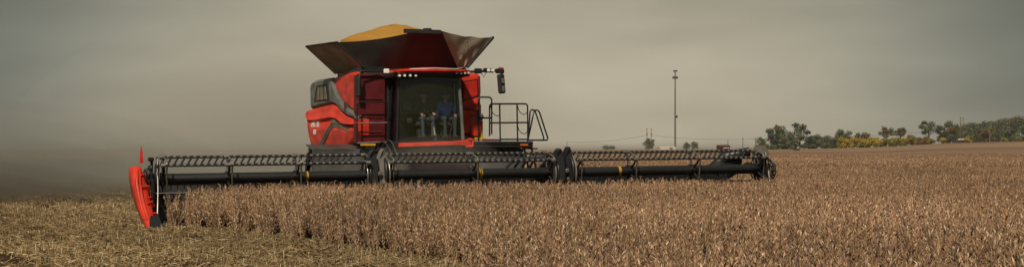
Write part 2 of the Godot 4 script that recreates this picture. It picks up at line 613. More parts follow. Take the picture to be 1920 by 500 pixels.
	for k in 230:
		var wx := rng.randf_range(1792.0, 2090.0)
		var dd := rng.randf_range(585.0, 680.0)
		var f := foot(wx, dd)
		var kk := dd / F
		var crest := lerpf(234.0, 221.0, clampf((wx - 1790.0) / 110.0, 0, 1)) + 3.0 * sin(wx * 0.21) + 1.5 * sin(wx * 0.53)
		var hh := (266.0 - crest) * kk * clampf(0.72 + 0.28 * (dd - 585.0) / 70.0, 0.6, 1.0)
		var top: bool = rng.randf() < 0.62
		var s := rng.randf_range(2.0, 3.6)
		var c: Color = [green, dark, rust * 0.7, dark, sage * 0.8, green][rng.randi() % 6]
		if k % 3 == 0: lobes.append([f + Vector3(0, 1.2, 0), Vector3(4.0, 1.5, 2.0), 120, c])
		lobes.append([f + Vector3(0, (hh - s if top else hh * rng.randf_range(0.15, 0.75)), 0), Vector3(s * 1.3, s, s * 1.3), 210, c])
	var w := inst("far_wood", leaves(lobes, 0.55), M.leaf)
	tag(w, "dark green and brown wood covering the hill at the field edge", "wood", "", "stuff")
	# faint trees beyond the header
	for a in [[1217, 262, 282, 12, "pale hazy tree at the foot of the twin utility poles"], [1288, 270, 282, 9, "low hazy tree beside the tall radio mast"], [1302, 269, 282, 9, "hazy round tree beyond the header, right beside the low one".replace(", right", ",")], [1140, 279, 284, 16, "low hazy hedge tree far beyond the header reel"]]:
		var k := 660.0 / F
		tree("distant_tree", foot(a[0], 660.0), a[3] * 2.0 * k, (a[2] - a[1]) * k + 0.6, 0.05, 0.15, [sage, green], a[4], "tree", "hazy trees beyond the header")
	# radio mast
	var md := 700.0
	var mk := md / F
	var o := base("radio_mast", foot(1266, md))
	tag(o, "tall slim radio mast with antennas at its tip rising beyond the header", "mast")
	var mh := 148.0 * mk
	var st := begin()
	tube(st, [Vector3(0, -1, 0), Vector3(0, mh * 0.5, 0), Vector3(0, mh, 0)], [0.62, 0.5, 0.34], 10)
	obj("mast_pole", st, M.grey_paint, o)
	for lv in [[mh - 4.4, 1.5, 1.5], [mh - 0.4, 1.1, 0.9]]:
		var ring := begin()
		for k in 6:
			var a := TAU * k / 6
			box(ring, Vector3(cos(a) * lv[1], lv[0], sin(a) * lv[1]), Vector3(0.4, lv[2], 0.4), 0.05)
			tube(ring, [Vector3(0, lv[0], 0), Vector3(cos(a) * lv[1], lv[0], sin(a) * lv[1])], 0.1, 5)
		obj("antenna_array", ring, M.dark_steel, o)
	st = begin()
	tube(st, [Vector3(0.4, mh * 0.415, 0), Vector3(1.1, mh * 0.415, 0.5)], [0.7, 0.75], 12)
	obj("dish", st, M.dark_steel, o)
	# utility poles
	var tops := {}
	for a in [[1063, 264, 700.0, 0, "thin utility pole standing farthest down the wire line"], [1213, 240, 650.0, 1, "tall utility pole of a pair above the pale hazy tree"], [1221, 240, 650.0, 1, "tall utility pole of a pair above the pale hazy tree"],
			[1365, 261, 600.0, 0, "short utility pole beside the red grain cart"], [1393, 257, 600.0, 0, "plain utility pole between grain cart and crossarm pole"], [1417, 258, 560.0, 2, "utility pole with a crossarm beside the small brown tinged tree"],
			[1801, 219, 560.0, 1, "tall grey utility pole of a pair at the white shed"], [1806, 220, 556.0, 1, "tall grey utility pole of a pair at the white shed"], [1856, 238, 560.0, 0, "thin pale utility pole before the dark wood"]]:
		var f := foot(a[0], a[2])
		var hh: float = EYE + (275.0 - a[1]) / F * a[2] - f.y
		var p := base("utility_pole", f)
		tag(p, a[4], "utility pole", "utility poles across the far fields")
		var ps := begin()
		tube(ps, [Vector3(0, -0.5, 0), Vector3(0, hh, 0)], [0.21, 0.14], 8)
		obj("pole", ps, M.pole_wood if a[0] != 1856 else M.decal_grey, p)
		if a[3] > 0:
			var cs := begin()
			box(cs, Vector3(0, hh - 0.6, 0.16), Vector3(2.6 if a[3] == 2 else 1.1, 0.16, 0.14), 0.02)
			obj("crossarm", cs, M.pole_wood, p)
			if a[3] == 1:
				cs = begin()
				box(cs, Vector3(0, hh * 0.72, 0.42), Vector3(0.7, 1.1, 0.45), 0.06)
				obj("transformer", cs, M.decal_grey, p)
		tops[a[0]] = f + Vector3(0, hh - 0.45, 0)
	for pr in [[1063, 1213, 5.0, "sagging wire from the farthest pole to the twin poles"], [1221, 1417, 4.2, "sagging wire from the twin poles to the crossarm pole"], [1417, 1801, 5.0, "long wire over the tree row to the pair at the shed"]]:
		var pa: Vector3 = tops[pr[0]]
		var pb: Vector3 = tops[pr[1]]
		if pr[0] == 1063: pb.y -= 3.5
		if pr[0] == 1221: pa.y -= 3.5
		if pr[0] == 1417: pb.y -= 5.0
		var pts := []
		for k in 15:
			var t := k / 14.0
			pts.append(pa.lerp(pb, t) - Vector3(0, pr[2] * 0.3 * 4.0 * t * (1 - t), 0))
		var ws := begin()
		tube(ws, pts, 0.055, 5)
		tag(obj("power_line", ws, M.dark_steel), pr[3], "wire")
	# sheds
	shed(foot(1250, 640), Vector3(9.0, 1.7, 5.0), 0.15, "long low white shed far beyond the header")
	shed(foot(1798, 540), Vector3(4.6, 1.9, 4.0), -0.1, "small white shed under the tall twin poles")
	shed(foot(1776, 545), Vector3(2.4, 1.2, 2.0), 0.3, "tiny grey hut next to the small dark conifer")
	# heap of dark brush in front of the white shed
	bush("brush_heap", foot(1801, 470), 4.6, 1.2, [Color(0.09, 0.05, 0.045)], "low dark red brown brush heap in front of the white shed")
	bush("brush_heap", foot(1494, 360), 2.2, 0.6, [Color(0.08, 0.05, 0.04)], "small dark weed clump in the bare field before the tree row")
	grain_cart()

func shed(at: Vector3, s: Vector3, turn: float, label: String) -> void:
	var o := base("shed", at, turn)
	tag(o, label, "shed")
	var st := begin()
	box(st, Vector3(0, s.y * 0.35 - 0.2, 0), Vector3(s.x, s.y * 0.7 + 0.4, s.z), 0.03)
	obj("wall", st, M.white_paint, o)
	st = begin()
	var hx := s.x * 0.5 + 0.15
	var hz := s.z * 0.5 + 0.2
	loft(st, [[Vector3(-hx, s.y * 0.7, hz), Vector3(-hx, s.y, 0), Vector3(-hx, s.y * 0.7, -hz)], [Vector3(hx, s.y * 0.7, hz), Vector3(hx, s.y, 0), Vector3(hx, s.y * 0.7, -hz)]], false)
	obj("roof", st, M.white_paint, o)
	st = begin()
	box(st, Vector3(s.x * 0.2, s.y * 0.28, s.z * 0.5), Vector3(s.x * 0.2, s.y * 0.56, 0.08), 0.01)
	obj("door", st, M.decal_grey, o)

func grain_cart() -> void:
	var o := base("grain_cart", foot(1356, 285.0), 0.25)
	o.scale = Vector3.ONE * 0.8
	tag(o, "red grain cart with a grey cover standing far beyond the header", "cart")
	var st := begin()
	var rings := []
	for a in [[0.75, 0.55, 1.0], [0.95, 1.25, 1.9], [1.9, 1.3, 2.2], [2.15, 1.3, 2.2]]:
		rings.append([Vector3(-a[1], a[0], -a[2]), Vector3(a[1], a[0], -a[2]), Vector3(a[1], a[0], a[2]), Vector3(-a[1], a[0], a[2])])
	loft(st, rings, false)
	obj("hopper", st, M.deep_red, o)
	st = begin()
	var arcs := []
	for z in [-2.2, 0.0, 2.2]:
		var ring := []
		for k in 7:
			var a := PI * k / 6
			ring.append(Vector3(cos(a) * 1.3, 2.155 + sin(a) * 0.42, z))
		arcs.append(ring)
	loft(st, arcs, true)
	obj("cover", st, M.grey_paint, o)
	for sx in [-1.0, 1.0]:
		st = begin()
		tube(st, [Vector3(sx * 0.85, 0.68, 0), Vector3(sx * 0.95, 0.68, 0), Vector3(sx * 1.3, 0.68, 0), Vector3(sx * 1.4, 0.68, 0)], [0.6, 0.7, 0.7, 0.6], 20)
		obj("wheel", st, M.rubber, o)
	st = begin()
	box(st, Vector3(0, 0.7, 0), Vector3(1.7, 0.16, 0.16), 0.02)
	box(st, Vector3(0, 0.7, 2.1), Vector3(0.16, 0.16, 3.2), 0.02)
	obj("axle", st, M.dark_steel, o)
	st = begin()
	box(st, Vector3(0, 1.5, 2.1), Vector3(2.0, 0.25, 0.1), 0.02, Basis(Vector3.RIGHT, 0.0))
	obj("stripe", st, M.white_paint, o)

# ------------------------------------------------------------------ the harvester
func wheel(parent: Node, at: Vector3, r: float, w: float) -> void:
	var st := begin()
	var prof := [[-0.5, 0.62], [-0.5, 0.86], [-0.42, 0.97], [-0.2, 1.0], [0.2, 1.0], [0.42, 0.97], [0.5, 0.86], [0.5, 0.62]]
	var rings := []
	for p in prof:
		var ring := []
		for k in 32:
			var a := TAU * k / 32
			ring.append(at + Vector3(p[0] * w, cos(a) * r * p[1], sin(a) * r * p[1]))
		rings.append(ring)
	loft(st, rings, true, false)
	for k in 22:
		for s in [-1.0, 1.0]:
			var a := TAU * (k + (0.5 if s > 0 else 0.0)) / 22
			var b := Basis(Vector3.RIGHT, a) * Basis(Vector3.UP, s * 0.5)
			box(st, at + Basis(Vector3.RIGHT, a) * Vector3(s * w * 0.24, r * 1.0, 0), Vector3(w * 0.5, 0.09, 0.07), 0.015, b)
	var ty := obj("tyre", st, M.rubber, parent)
	st = begin()
	tube(st, [at + Vector3(-w * 0.35, 0, 0), at + Vector3(w * 0.1, 0, 0), at + Vector3(w * 0.3, 0, 0)], [r * 0.62, r * 0.62, r * 0.3], 24)
	obj("rim", st, M.decal_grey, ty)

func harvester() -> void:
	var o := base("combine_harvester", HEAD - U * 0.33, TURN)
	tag(o, "red combine harvester with open grain tank heaped with yellow grain", "harvester")
	var st := begin()
	# chassis and inner body
	box(st, Vector3(0, 1.25, -8.0), Vector3(2.3, 0.7, 6.6), 0.05)
	box(st, Vector3(0, 1.0, -5.6), Vector3(5.4, 0.3, 0.3), 0.04)
	box(st, Vector3(0, 0.95, -10.6), Vector3(3.4, 0.25, 0.25), 0.04)
	obj("chassis", st, M.black_paint, o)
	st = begin()
	box(st, Vector3(0, 2.62, -7.95), Vector3(3.1, 2.3, 6.3), 0.06)
	obj("body_core", st, M.black_plastic, o)
	st = begin()
	box(st, Vector3(0, 2.2, -11.9), Vector3(3.0, 1.5, 1.7), 0.2)
	obj("rear_hood", st, M.red_paint, o)
	# side panels on both sides; the photograph shows the ones on the camera's left
	var upper := [Vector2(-8.08, 3.70), Vector2(-7.9, 3.80), Vector2(-6.8, 3.83), Vector2(-5.06, 3.80), Vector2(-4.80, 3.70), Vector2(-4.76, 3.3), Vector2(-4.95, 2.70), Vector2(-5.6, 2.80), Vector2(-6.5, 3.00), Vector2(-7.4, 3.36), Vector2(-7.9, 3.55)]
	var hood := [Vector2(-11.55, 3.70), Vector2(-11.3, 3.84), Vector2(-10.6, 3.87), Vector2(-8.0, 3.80), Vector2(-7.75, 3.62), Vector2(-7.40, 3.36), Vector2(-6.5, 3.0), Vector2(-5.6, 2.80), Vector2(-4.72, 2.68), Vector2(-4.70, 2.50), Vector2(-5.6, 2.58), Vector2(-6.5, 2.74), Vector2(-7.2, 2.94), Vector2(-7.93, 3.03), Vector2(-9.48, 3.02), Vector2(-11.45, 2.98)]
	var lower := [Vector2(-13.1, 2.90), Vector2(-12.6, 2.96), Vector2(-11.55, 3.0), Vector2(-9.48, 3.04), Vector2(-7.93, 3.05), Vector2(-7.2, 2.96), Vector2(-6.5, 2.76), Vector2(-5.6, 2.60), Vector2(-4.70, 2.50), Vector2(-4.68, 2.1), Vector2(-4.78, 1.96), Vector2(-5.3, 1.90), Vector2(-6.2, 1.62), Vector2(-8.2, 1.55), Vector2(-10.6, 1.56), Vector2(-11.7, 1.66), Vector2(-12.5, 2.2), Vector2(-12.95, 2.70)]
	for s in [-1.0, 1.0]:
		st = begin()
		side_plate(st, upper, s * 1.5, s * 1.78, 0.06)
		obj("upper_side_panel", st, M.red_paint, o)
		st = begin()
		side_plate(st, hood, s * 1.5, s * 1.86, 0.07)
		var hd := obj("engine_cowl", st, M.grey_paint, o)
		st = begin()
		side_plate(st, [Vector2(-10.75, 3.18), Vector2(-10.3, 3.68), Vector2(-8.35, 3.66), Vector2(-8.1, 3.12)], s * 1.85, s * 1.875, 0.02)
		obj("screen_frame", st, M.black_plastic, hd)
		st = begin()
		side_plate(st, [Vector2(-10.3, 3.2), Vector2(-10.0, 3.6), Vector2(-8.75, 3.58), Vector2(-8.5, 3.17)], s * 1.865, s * 1.885, 0.01)
		obj("dust_screen", st, M.pale_screen, hd)
		for k in 2:
			st = begin()
			box(st, Vector3(s * 1.889, 3.4, -9.6 + k * 0.6), Vector3(0.02, 0.4, 0.05), 0.004)
			obj("screen_bar", st, M.black_plastic, hd)
		st = begin()
		box(st, Vector3(s * 1.80, 2.83, -5.9), Vector3(0.16, 0.34, 0.07), 0.02, Basis(Vector3.RIGHT, -0.3))
		obj("seam", st, M.black_plastic, hd)
		lower_panel(o, lower, s)
	# front bulkheads beside the cab
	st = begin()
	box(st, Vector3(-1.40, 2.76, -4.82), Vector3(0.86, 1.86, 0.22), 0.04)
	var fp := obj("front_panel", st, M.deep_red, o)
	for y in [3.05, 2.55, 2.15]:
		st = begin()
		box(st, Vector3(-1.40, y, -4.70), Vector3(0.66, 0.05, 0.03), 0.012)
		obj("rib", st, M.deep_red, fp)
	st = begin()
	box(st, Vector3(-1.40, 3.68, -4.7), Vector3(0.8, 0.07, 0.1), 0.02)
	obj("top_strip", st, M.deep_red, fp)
	st = begin()
	box(st, Vector3(1.45, 2.93, -4.86), Vector3(0.62, 1.76, 0.3), 0.09)
	var fr := obj("front_panel", st, M.red_paint, o)
	st = begin()
	poly_plate(st, [Vector2(1.24, 3.05), Vector2(1.24, 3.55), Vector2(1.62, 3.62), Vector2(1.64, 3.2)], -4.708, -4.69)
	obj("vent_door", st, M.bright_red, fr)
	st = begin()
	for e in [[Vector3(1.22, 3.03, -4.70), Vector3(1.22, 3.57, -4.70)], [Vector3(1.22, 3.57, -4.70), Vector3(1.64, 3.64, -4.70)], [Vector3(1.64, 3.64, -4.70), Vector3(1.66, 3.18, -4.70)], [Vector3(1.66, 3.18, -4.70), Vector3(1.22, 3.03, -4.70)], [Vector3(1.18, 2.82, -4.70), Vector3(1.74, 2.76, -4.70)]]:
		tube(st, e, 0.014, 5)
	obj("panel_seam", st, M.black_plastic, fr)
	cab(o)
	tank(o)
	rails(o)
	mirrors(o)
	# feeder house
	st = begin()
	loft(st, [[Vector3(-0.75, 1.15, -4.9), Vector3(0.75, 1.15, -4.9), Vector3(0.75, 1.85, -4.9), Vector3(-0.75, 1.85, -4.9)], [Vector3(-0.8, 0.35, -1.35), Vector3(0.8, 0.35, -1.35), Vector3(0.8, 1.02, -1.35), Vector3(-0.8, 1.02, -1.35)]], false)
	var fh := obj("feeder_house", st, M.black_paint, o)
	st = begin()
	for s in [-1.0, 1.0]:
		tube(st, [Vector3(s * 0.95, 1.3, -4.4), Vector3(s * 0.95, 0.6, -1.9)], [0.08, 0.05], 8)
	obj("lift_cylinder", st, M.worn_steel, fh)
	for s in [-1.0, 1.0]:
		wheel(o, Vector3(s * 1.75, 0.86, -5.6), 0.86, 0.62)
		wheel(o, Vector3(s * 2.60, 0.86, -5.6), 0.86, 0.62)
		wheel(o, Vector3(s * 1.45, 0.66, -10.6), 0.66, 0.5)
	for s in [-1.0, 1.0]:
		st = begin()
		panel(st, Vector3(s * 1.45, 0.95, -4.52), Vector3(s * 3.0, 0.95, -4.52), Vector3(s * 3.0, 1.66, -4.66), Vector3(s * 1.45, 1.66, -4.66), 0.03, 0.04)
		panel(st, Vector3(s * 1.45, 1.67, -4.66), Vector3(s * 3.0, 1.67, -4.66), Vector3(s * 3.0, 1.80, -5.6), Vector3(s * 1.45, 1.80, -5.6), 0.03, 0.02)
		obj("mudguard", st, M.slate_panel, o)
	# bracket lamps above the left bulkhead
	st = begin()
	box(st, Vector3(-1.2, 3.80, -4.72), Vector3(1.0, 0.07, 0.08), 0.02)
	box(st, Vector3(-1.64, 3.77, -4.68), Vector3(0.12, 0.1, 0.08), 0.02)
	box(st, Vector3(-1.0, 3.77, -4.68), Vector3(0.12, 0.1, 0.08), 0.02)
	obj("lamp_bar", st, M.black_paint, o)
	st = begin()
	box(st, Vector3(-0.98, 3.80, -4.62), Vector3(0.16, 0.13, 0.05), 0.02)
	obj("work_lamp", st, M.lens, o)
	st = begin()
	box(st, Vector3(-1.5, 1.80, -4.6), Vector3(0.42, 0.07, 0.12), 0.015)
	obj("marker_bar", st, M.yellow_paint, o)
	st = begin()
	for a in [[Vector3(-1.3, 1.7, -4.6), Vector3(-1.15, 1.95, -4.3), Vector3(-0.95, 1.6, -4.2), Vector3(-0.9, 1.2, -3.6)], [Vector3(-1.1, 1.75, -4.6), Vector3(-0.95, 2.0, -4.35), Vector3(-0.8, 1.5, -4.1), Vector3(-0.8, 1.1, -3.5)]]:
		tube(st, bent(a, 0.25), 0.025, 6)
	obj("hose", st, M.black_plastic, o)

# a plate with an outline in the (x, y) plane between two z
func poly_plate(st: SurfaceTool, outline: Array, z0: float, z1: float) -> void:
	var a := []
	var b := []
	for p in outline:
		a.append(Vector3(p.x, p.y, z0)); b.append(Vector3(p.x, p.y, z1))
	loft(st, [a, b], false)

func lower_panel(o: Node3D, outline: Array, s: float) -> void:
	# the panel bulges out along its shoulder and tucks in towards the sill
	var st := begin()
	var zs := []
	var z := -13.1
	while z < -4.70:
		zs.append(z); z += 0.28
	zs.append(-4.70)
	var top := func(zz: float) -> float: return span(outline, zz)[1]
	var low := func(zz: float) -> float: return span(outline, zz)[0]
	var rings := []
	for zz in zs:
		var y1: float = top.call(zz)
		var y0: float = minf(low.call(zz), y1 - 0.02)
		var hh := y1 - y0
		var endf := clampf((zz + 13.1) / 0.7, 0.0, 1.0)
		var f2 := clampf((-4.70 - zz) / 0.25, 0.0, 1.0)
		var outw := 1.60 + 0.26 * sqrt(endf) * (0.75 + 0.25 * f2)
		var ring := []
		for k in [[1.0, -0.16], [0.97, -0.05], [0.88, 0.0], [0.72, 0.01], [0.66, -0.05], [0.45, -0.055], [0.2, -0.07], [0.05, -0.1], [0.0, -0.16]]:
			ring.append(Vector3(s * (outw + k[1]), y0 + hh * k[0], zz))
		ring.append(Vector3(s * 1.45, y0, zz))
		ring.append(Vector3(s * 1.45, y1, zz))
		rings.append(ring)
	loft(st, rings, true)
	var p := obj("lower_side_panel", st, M.red_paint, o)
	# swooping grey stripes
	for k in 3:
		st = begin()
		var off := k * 0.17
		var pts := [Vector2(-10.7 + off * 1.6, 1.66), Vector2(-9.6 + off * 1.6, 2.0), Vector2(-8.6 + off, 2.34 - off * 0.15), Vector2(-8.0 + off, 2.47 - off * 0.25), Vector2(-6.8 + off, 2.43 - off * 0.45), Vector2(-5.8 + off * 0.5, 2.36 - off * 0.5)]
		var q := []
		for e in pts:
			q.append(Vector3(s * 1.815, e.y, e.x))
		var wd := 0.02
		var a := []
		var b := []
		var c := []
		var d := []
		for e in bent(q, 0.4):
			a.append(e + Vector3(-s * 0.02, wd, 0)); b.append(e + Vector3(s * 0.006, wd, 0)); c.append(e + Vector3(s * 0.006, -wd, 0)); d.append(e + Vector3(-s * 0.02, -wd, 0))
		var rr := []
		for e in a.size():
			rr.append([a[e], b[e], c[e], d[e]])
		loft(st, rr, false)
		obj("stripe", st, M.decal_grey if k < 2 else M.pale_screen, p)
	st = begin()
	box(st, Vector3(s * 1.82, 2.50, -7.75), Vector3(0.03, 0.15, 0.75), 0.01)
	obj("badge", st, M.decal_grey, p)
	for t in [["CASE", 0.26, 2.50, -11.15, 0.0], ["IH", 0.26, 2.50, -10.32, 0.0], ["AF11", 0.15, 2.22, -10.9, 0.0]]:
		var tm := TextMesh.new()
		tm.text = t[0]
		var sf := SystemFont.new()
		sf.font_names = PackedStringArray(["Droid Sans"])
		sf.font_weight = 700
		tm.font = sf
		tm.font_size = 64
		tm.pixel_size = t[1] / 46.0
		tm.depth = 0.012
		var tn := inst("lettering", tm, M.white_paint, p)
		tn.position = Vector3(s * 1.822, t[2], t[3])
		tn.rotation.y = s * PI / 2

func span(outline: Array, x: float) -> Array:
	var lo := 1e9
	var hi := -1e9
	x = clampf(x, -13.08, -4.71)
	for i in outline.size():
		var a: Vector2 = outline[i]
		var b: Vector2 = outline[(i + 1) % outline.size()]
		if (a.x - x) * (b.x - x) <= 0.0 and absf(a.x - b.x) > 1e-6:
			var y := lerpf(a.y, b.y, (x - a.x) / (b.x - a.x))
			lo = minf(lo, y); hi = maxf(hi, y)
	return [lo, hi]

func cab(o: Node3D) -> void:
	var st := begin()
	box(st, Vector3(0.05, 1.86, -4.62), Vector3(1.9, 0.12, 1.5), 0.03)
	obj("cab_floor", st, M.black_paint, o)
	st = begin()
	box(st, Vector3(0.05, 2.75, -5.38), Vector3(1.86, 1.75, 0.06), 0.01)
	obj("cab_rear_wall", st, M.seat_cloth, o)
	# pillars
	for e in [[Vector3(-0.86, 1.9, -3.93), Vector3(-0.80, 3.6, -3.98), "black_paint"], [Vector3(0.98, 1.95, -3.93), Vector3(0.87, 3.66, -3.98), "grey_paint"], [Vector3(-0.9, 1.9, -5.35), Vector3(-0.86, 3.6, -5.3), "black_paint"], [Vector3(1.0, 1.9, -5.35), Vector3(0.94, 3.6, -5.3), "black_paint"]]:
		st = begin()
		tube(st, [e[0], e[0].lerp(e[1], 0.5) + Vector3(0, 0, 0.03), e[1]], 0.05, 8)
		obj("cab_pillar", st, M[e[2]], o)
	# windscreen, gently curved
	st = begin()
	var rows := []
	for i in 9:
		var t := i / 8.0
		var row := []
		for j in 13:
			var s := j / 12.0
			var x := lerpf(lerpf(-0.84, 0.95, s), lerpf(-0.78, 0.84, s), t)
			row.append(Vector3(x, lerpf(1.92, 3.62, t), -3.95 + 0.16 * (1.0 - pow(2.0 * s - 1.0, 2.0)) + 0.05 * sin(PI * t)))
		rows.append(row)
	st.set_smooth_group(0)
	for i in 8:
		for j in 12:
			poly(st, [rows[i][j], rows[i][j + 1], rows[i + 1][j + 1], rows[i + 1][j]], Vector3(0, 0, 1))
	obj("windscreen", st, M.glass, o)
	for s in [-1.0, 1.0]:
		st = begin()
		var xo := -0.89 if s < 0 else 0.98
		poly(st, [Vector3(xo, 1.95, -3.98), Vector3(xo - s * 0.04, 3.58, -4.02), Vector3(xo - s * 0.04, 3.58, -5.28), Vector3(xo, 1.95, -5.3)], Vector3(s, 0, 0))
		obj("side_window", st, M.side_glass, o)
	st = begin()
	tube(st, [Vector3(0.55, 2.0, -3.76), Vector3(0.72, 2.8, -3.78)], 0.012, 6)
	tube(st, [Vector3(0.72, 2.8, -3.78), Vector3(0.70, 3.5, -3.83)], 0.012, 6)
	obj("wiper", st, M.black_plastic, o)
	# roof: dark underside with lamps, red visor
	st = begin()
	loft(st, [[Vector3(-1.02, 3.60, -3.72), Vector3(1.1, 3.66, -3.72), Vector3(1.1, 3.74, -3.66), Vector3(-1.02, 3.70, -3.66)], [Vector3(-1.05, 3.60, -5.5), Vector3(1.12, 3.64, -5.5), Vector3(1.12, 3.80, -5.5), Vector3(-1.05, 3.76, -5.5)]], false)
	var rf := obj("cab_roof", st, M.black_paint, o)
	st = begin()
	var rr := []
	for zz in [[-3.58, 0.0], [-3.64, 0.07], [-4.1, 0.13], [-5.2, 0.16], [-5.5, 0.1]]:
		var ring := []
		for k in 9:
			var t := k / 8.0
			ring.append(Vector3(lerpf(-0.92, 1.08, t), 3.745 + 0.045 * t + zz[1] * (0.5 + 0.5 * sin(PI * t)), zz[0] + 0.12 * sin(PI * t) - 0.06))
		ring.append(Vector3(1.08, 3.742, zz[0] - 0.06)); ring.append(Vector3(-0.92, 3.702, zz[0] - 0.06))
		rr.append(ring)
	loft(st, rr, true)
	obj("roof_visor", st, M.bright_red, rf)
	st = begin()
	tube(st, [Vector3(-0.6, 3.80, -3.60), Vector3(0.1, 3.835, -3.56), Vector3(0.75, 3.83, -3.60)], 0.018, 6)
	obj("visor_trim", st, M.white_paint, rf)
	for x in [-0.86, -0.72, -0.57, -0.42, 0.72, 0.84, 0.95, 1.05]:
		st = begin()
		var y: float = 3.655 + 0.03 * x + (0.06 if x > 0 else 0.0)
		tube(st, [Vector3(x, y, -3.72), Vector3(x, y, -3.64)], [0.04, 0.032], 10)
		obj("roof_lamp", st, M.lens, rf)
	# lower bumper
	st = begin()
	var bar := []
	for k in 11:
		var t := k / 10.0
		var c := Vector3(lerpf(-0.84, 1.18, t), 1.80 + 0.07 * t, -3.88 + 0.18 * sin(PI * t))
		var hh := 0.05 + 0.03 * smoothstep(0.75, 1.0, t)
		bar.append([c + Vector3(0, hh, 0), c + Vector3(0, hh - 0.02, 0.03), c + Vector3(0, -hh, 0.035), c + Vector3(0, -hh, -0.08), c + Vector3(0, hh, -0.08)])
	loft(st, bar, false)
	tube(st, bent([Vector3(1.10, 1.95, -3.84), Vector3(1.24, 1.95, -3.86), Vector3(1.24, 1.76, -3.86), Vector3(1.02, 1.76, -3.84)], 0.05), 0.035, 8)
	obj("front_bumper", st, M.red_paint, o)
	# seats and controls
	for e in [[0.07, "operator"], [0.70, "passenger"]]:
		st = begin()
		var w := 0.52 if e[0] < 0.3 else 0.42
		box(st, Vector3(e[0], 2.37, -4.72), Vector3(w, 0.14, 0.5), 0.05)
		box(st, Vector3(e[0], 2.14, -4.74), Vector3(w * 0.7, 0.34, 0.36), 0.03)
		box(st, Vector3(e[0], 2.78, -5.02), Vector3(w, 0.75, 0.13), 0.05, Basis(Vector3.RIGHT, -0.12))
		obj("seat", st, M.seat_cloth, o)
	st = begin()
	tube(st, [Vector3(0.26, 1.92, -4.12), Vector3(0.22, 2.52, -4.26)], [0.05, 0.035], 8)
	var col := obj("steering_column", st, M.worn_steel, o)
	st = begin()
	var hub := Vector3(0.16, 2.62, -4.30)
	var bs := Basis(Vector3.RIGHT, 0.9)
	var pts := []
	for k in 19:
		pts.append(hub + bs * Vector3(cos(TAU * k / 18) * 0.2, 0, sin(TAU * k / 18) * 0.2))
	tube(st, pts, 0.016, 6, false)
	tube(st, [Vector3(0.22, 2.5, -4.26), hub], 0.03, 6)
	for k in 3:
		tube(st, [hub, hub + bs * Vector3(cos(TAU * k / 3) * 0.2, 0, sin(TAU * k / 3) * 0.2)], 0.012, 5)
	obj("steering_wheel", st, M.black_plastic, col)
	st = begin()
	box(st, Vector3(-0.42, 2.45, -4.6), Vector3(0.2, 0.16, 0.62), 0.04)
	box(st, Vector3(-0.50, 2.85, -4.3), Vector3(0.28, 0.22, 0.03), 0.01, Basis(Vector3.UP, 0.4))
	tube(st, [Vector3(-0.48, 2.5, -4.4), Vector3(-0.5, 2.76, -4.31)], 0.018, 6)
	obj("control_console", st, M.black_plastic, o)

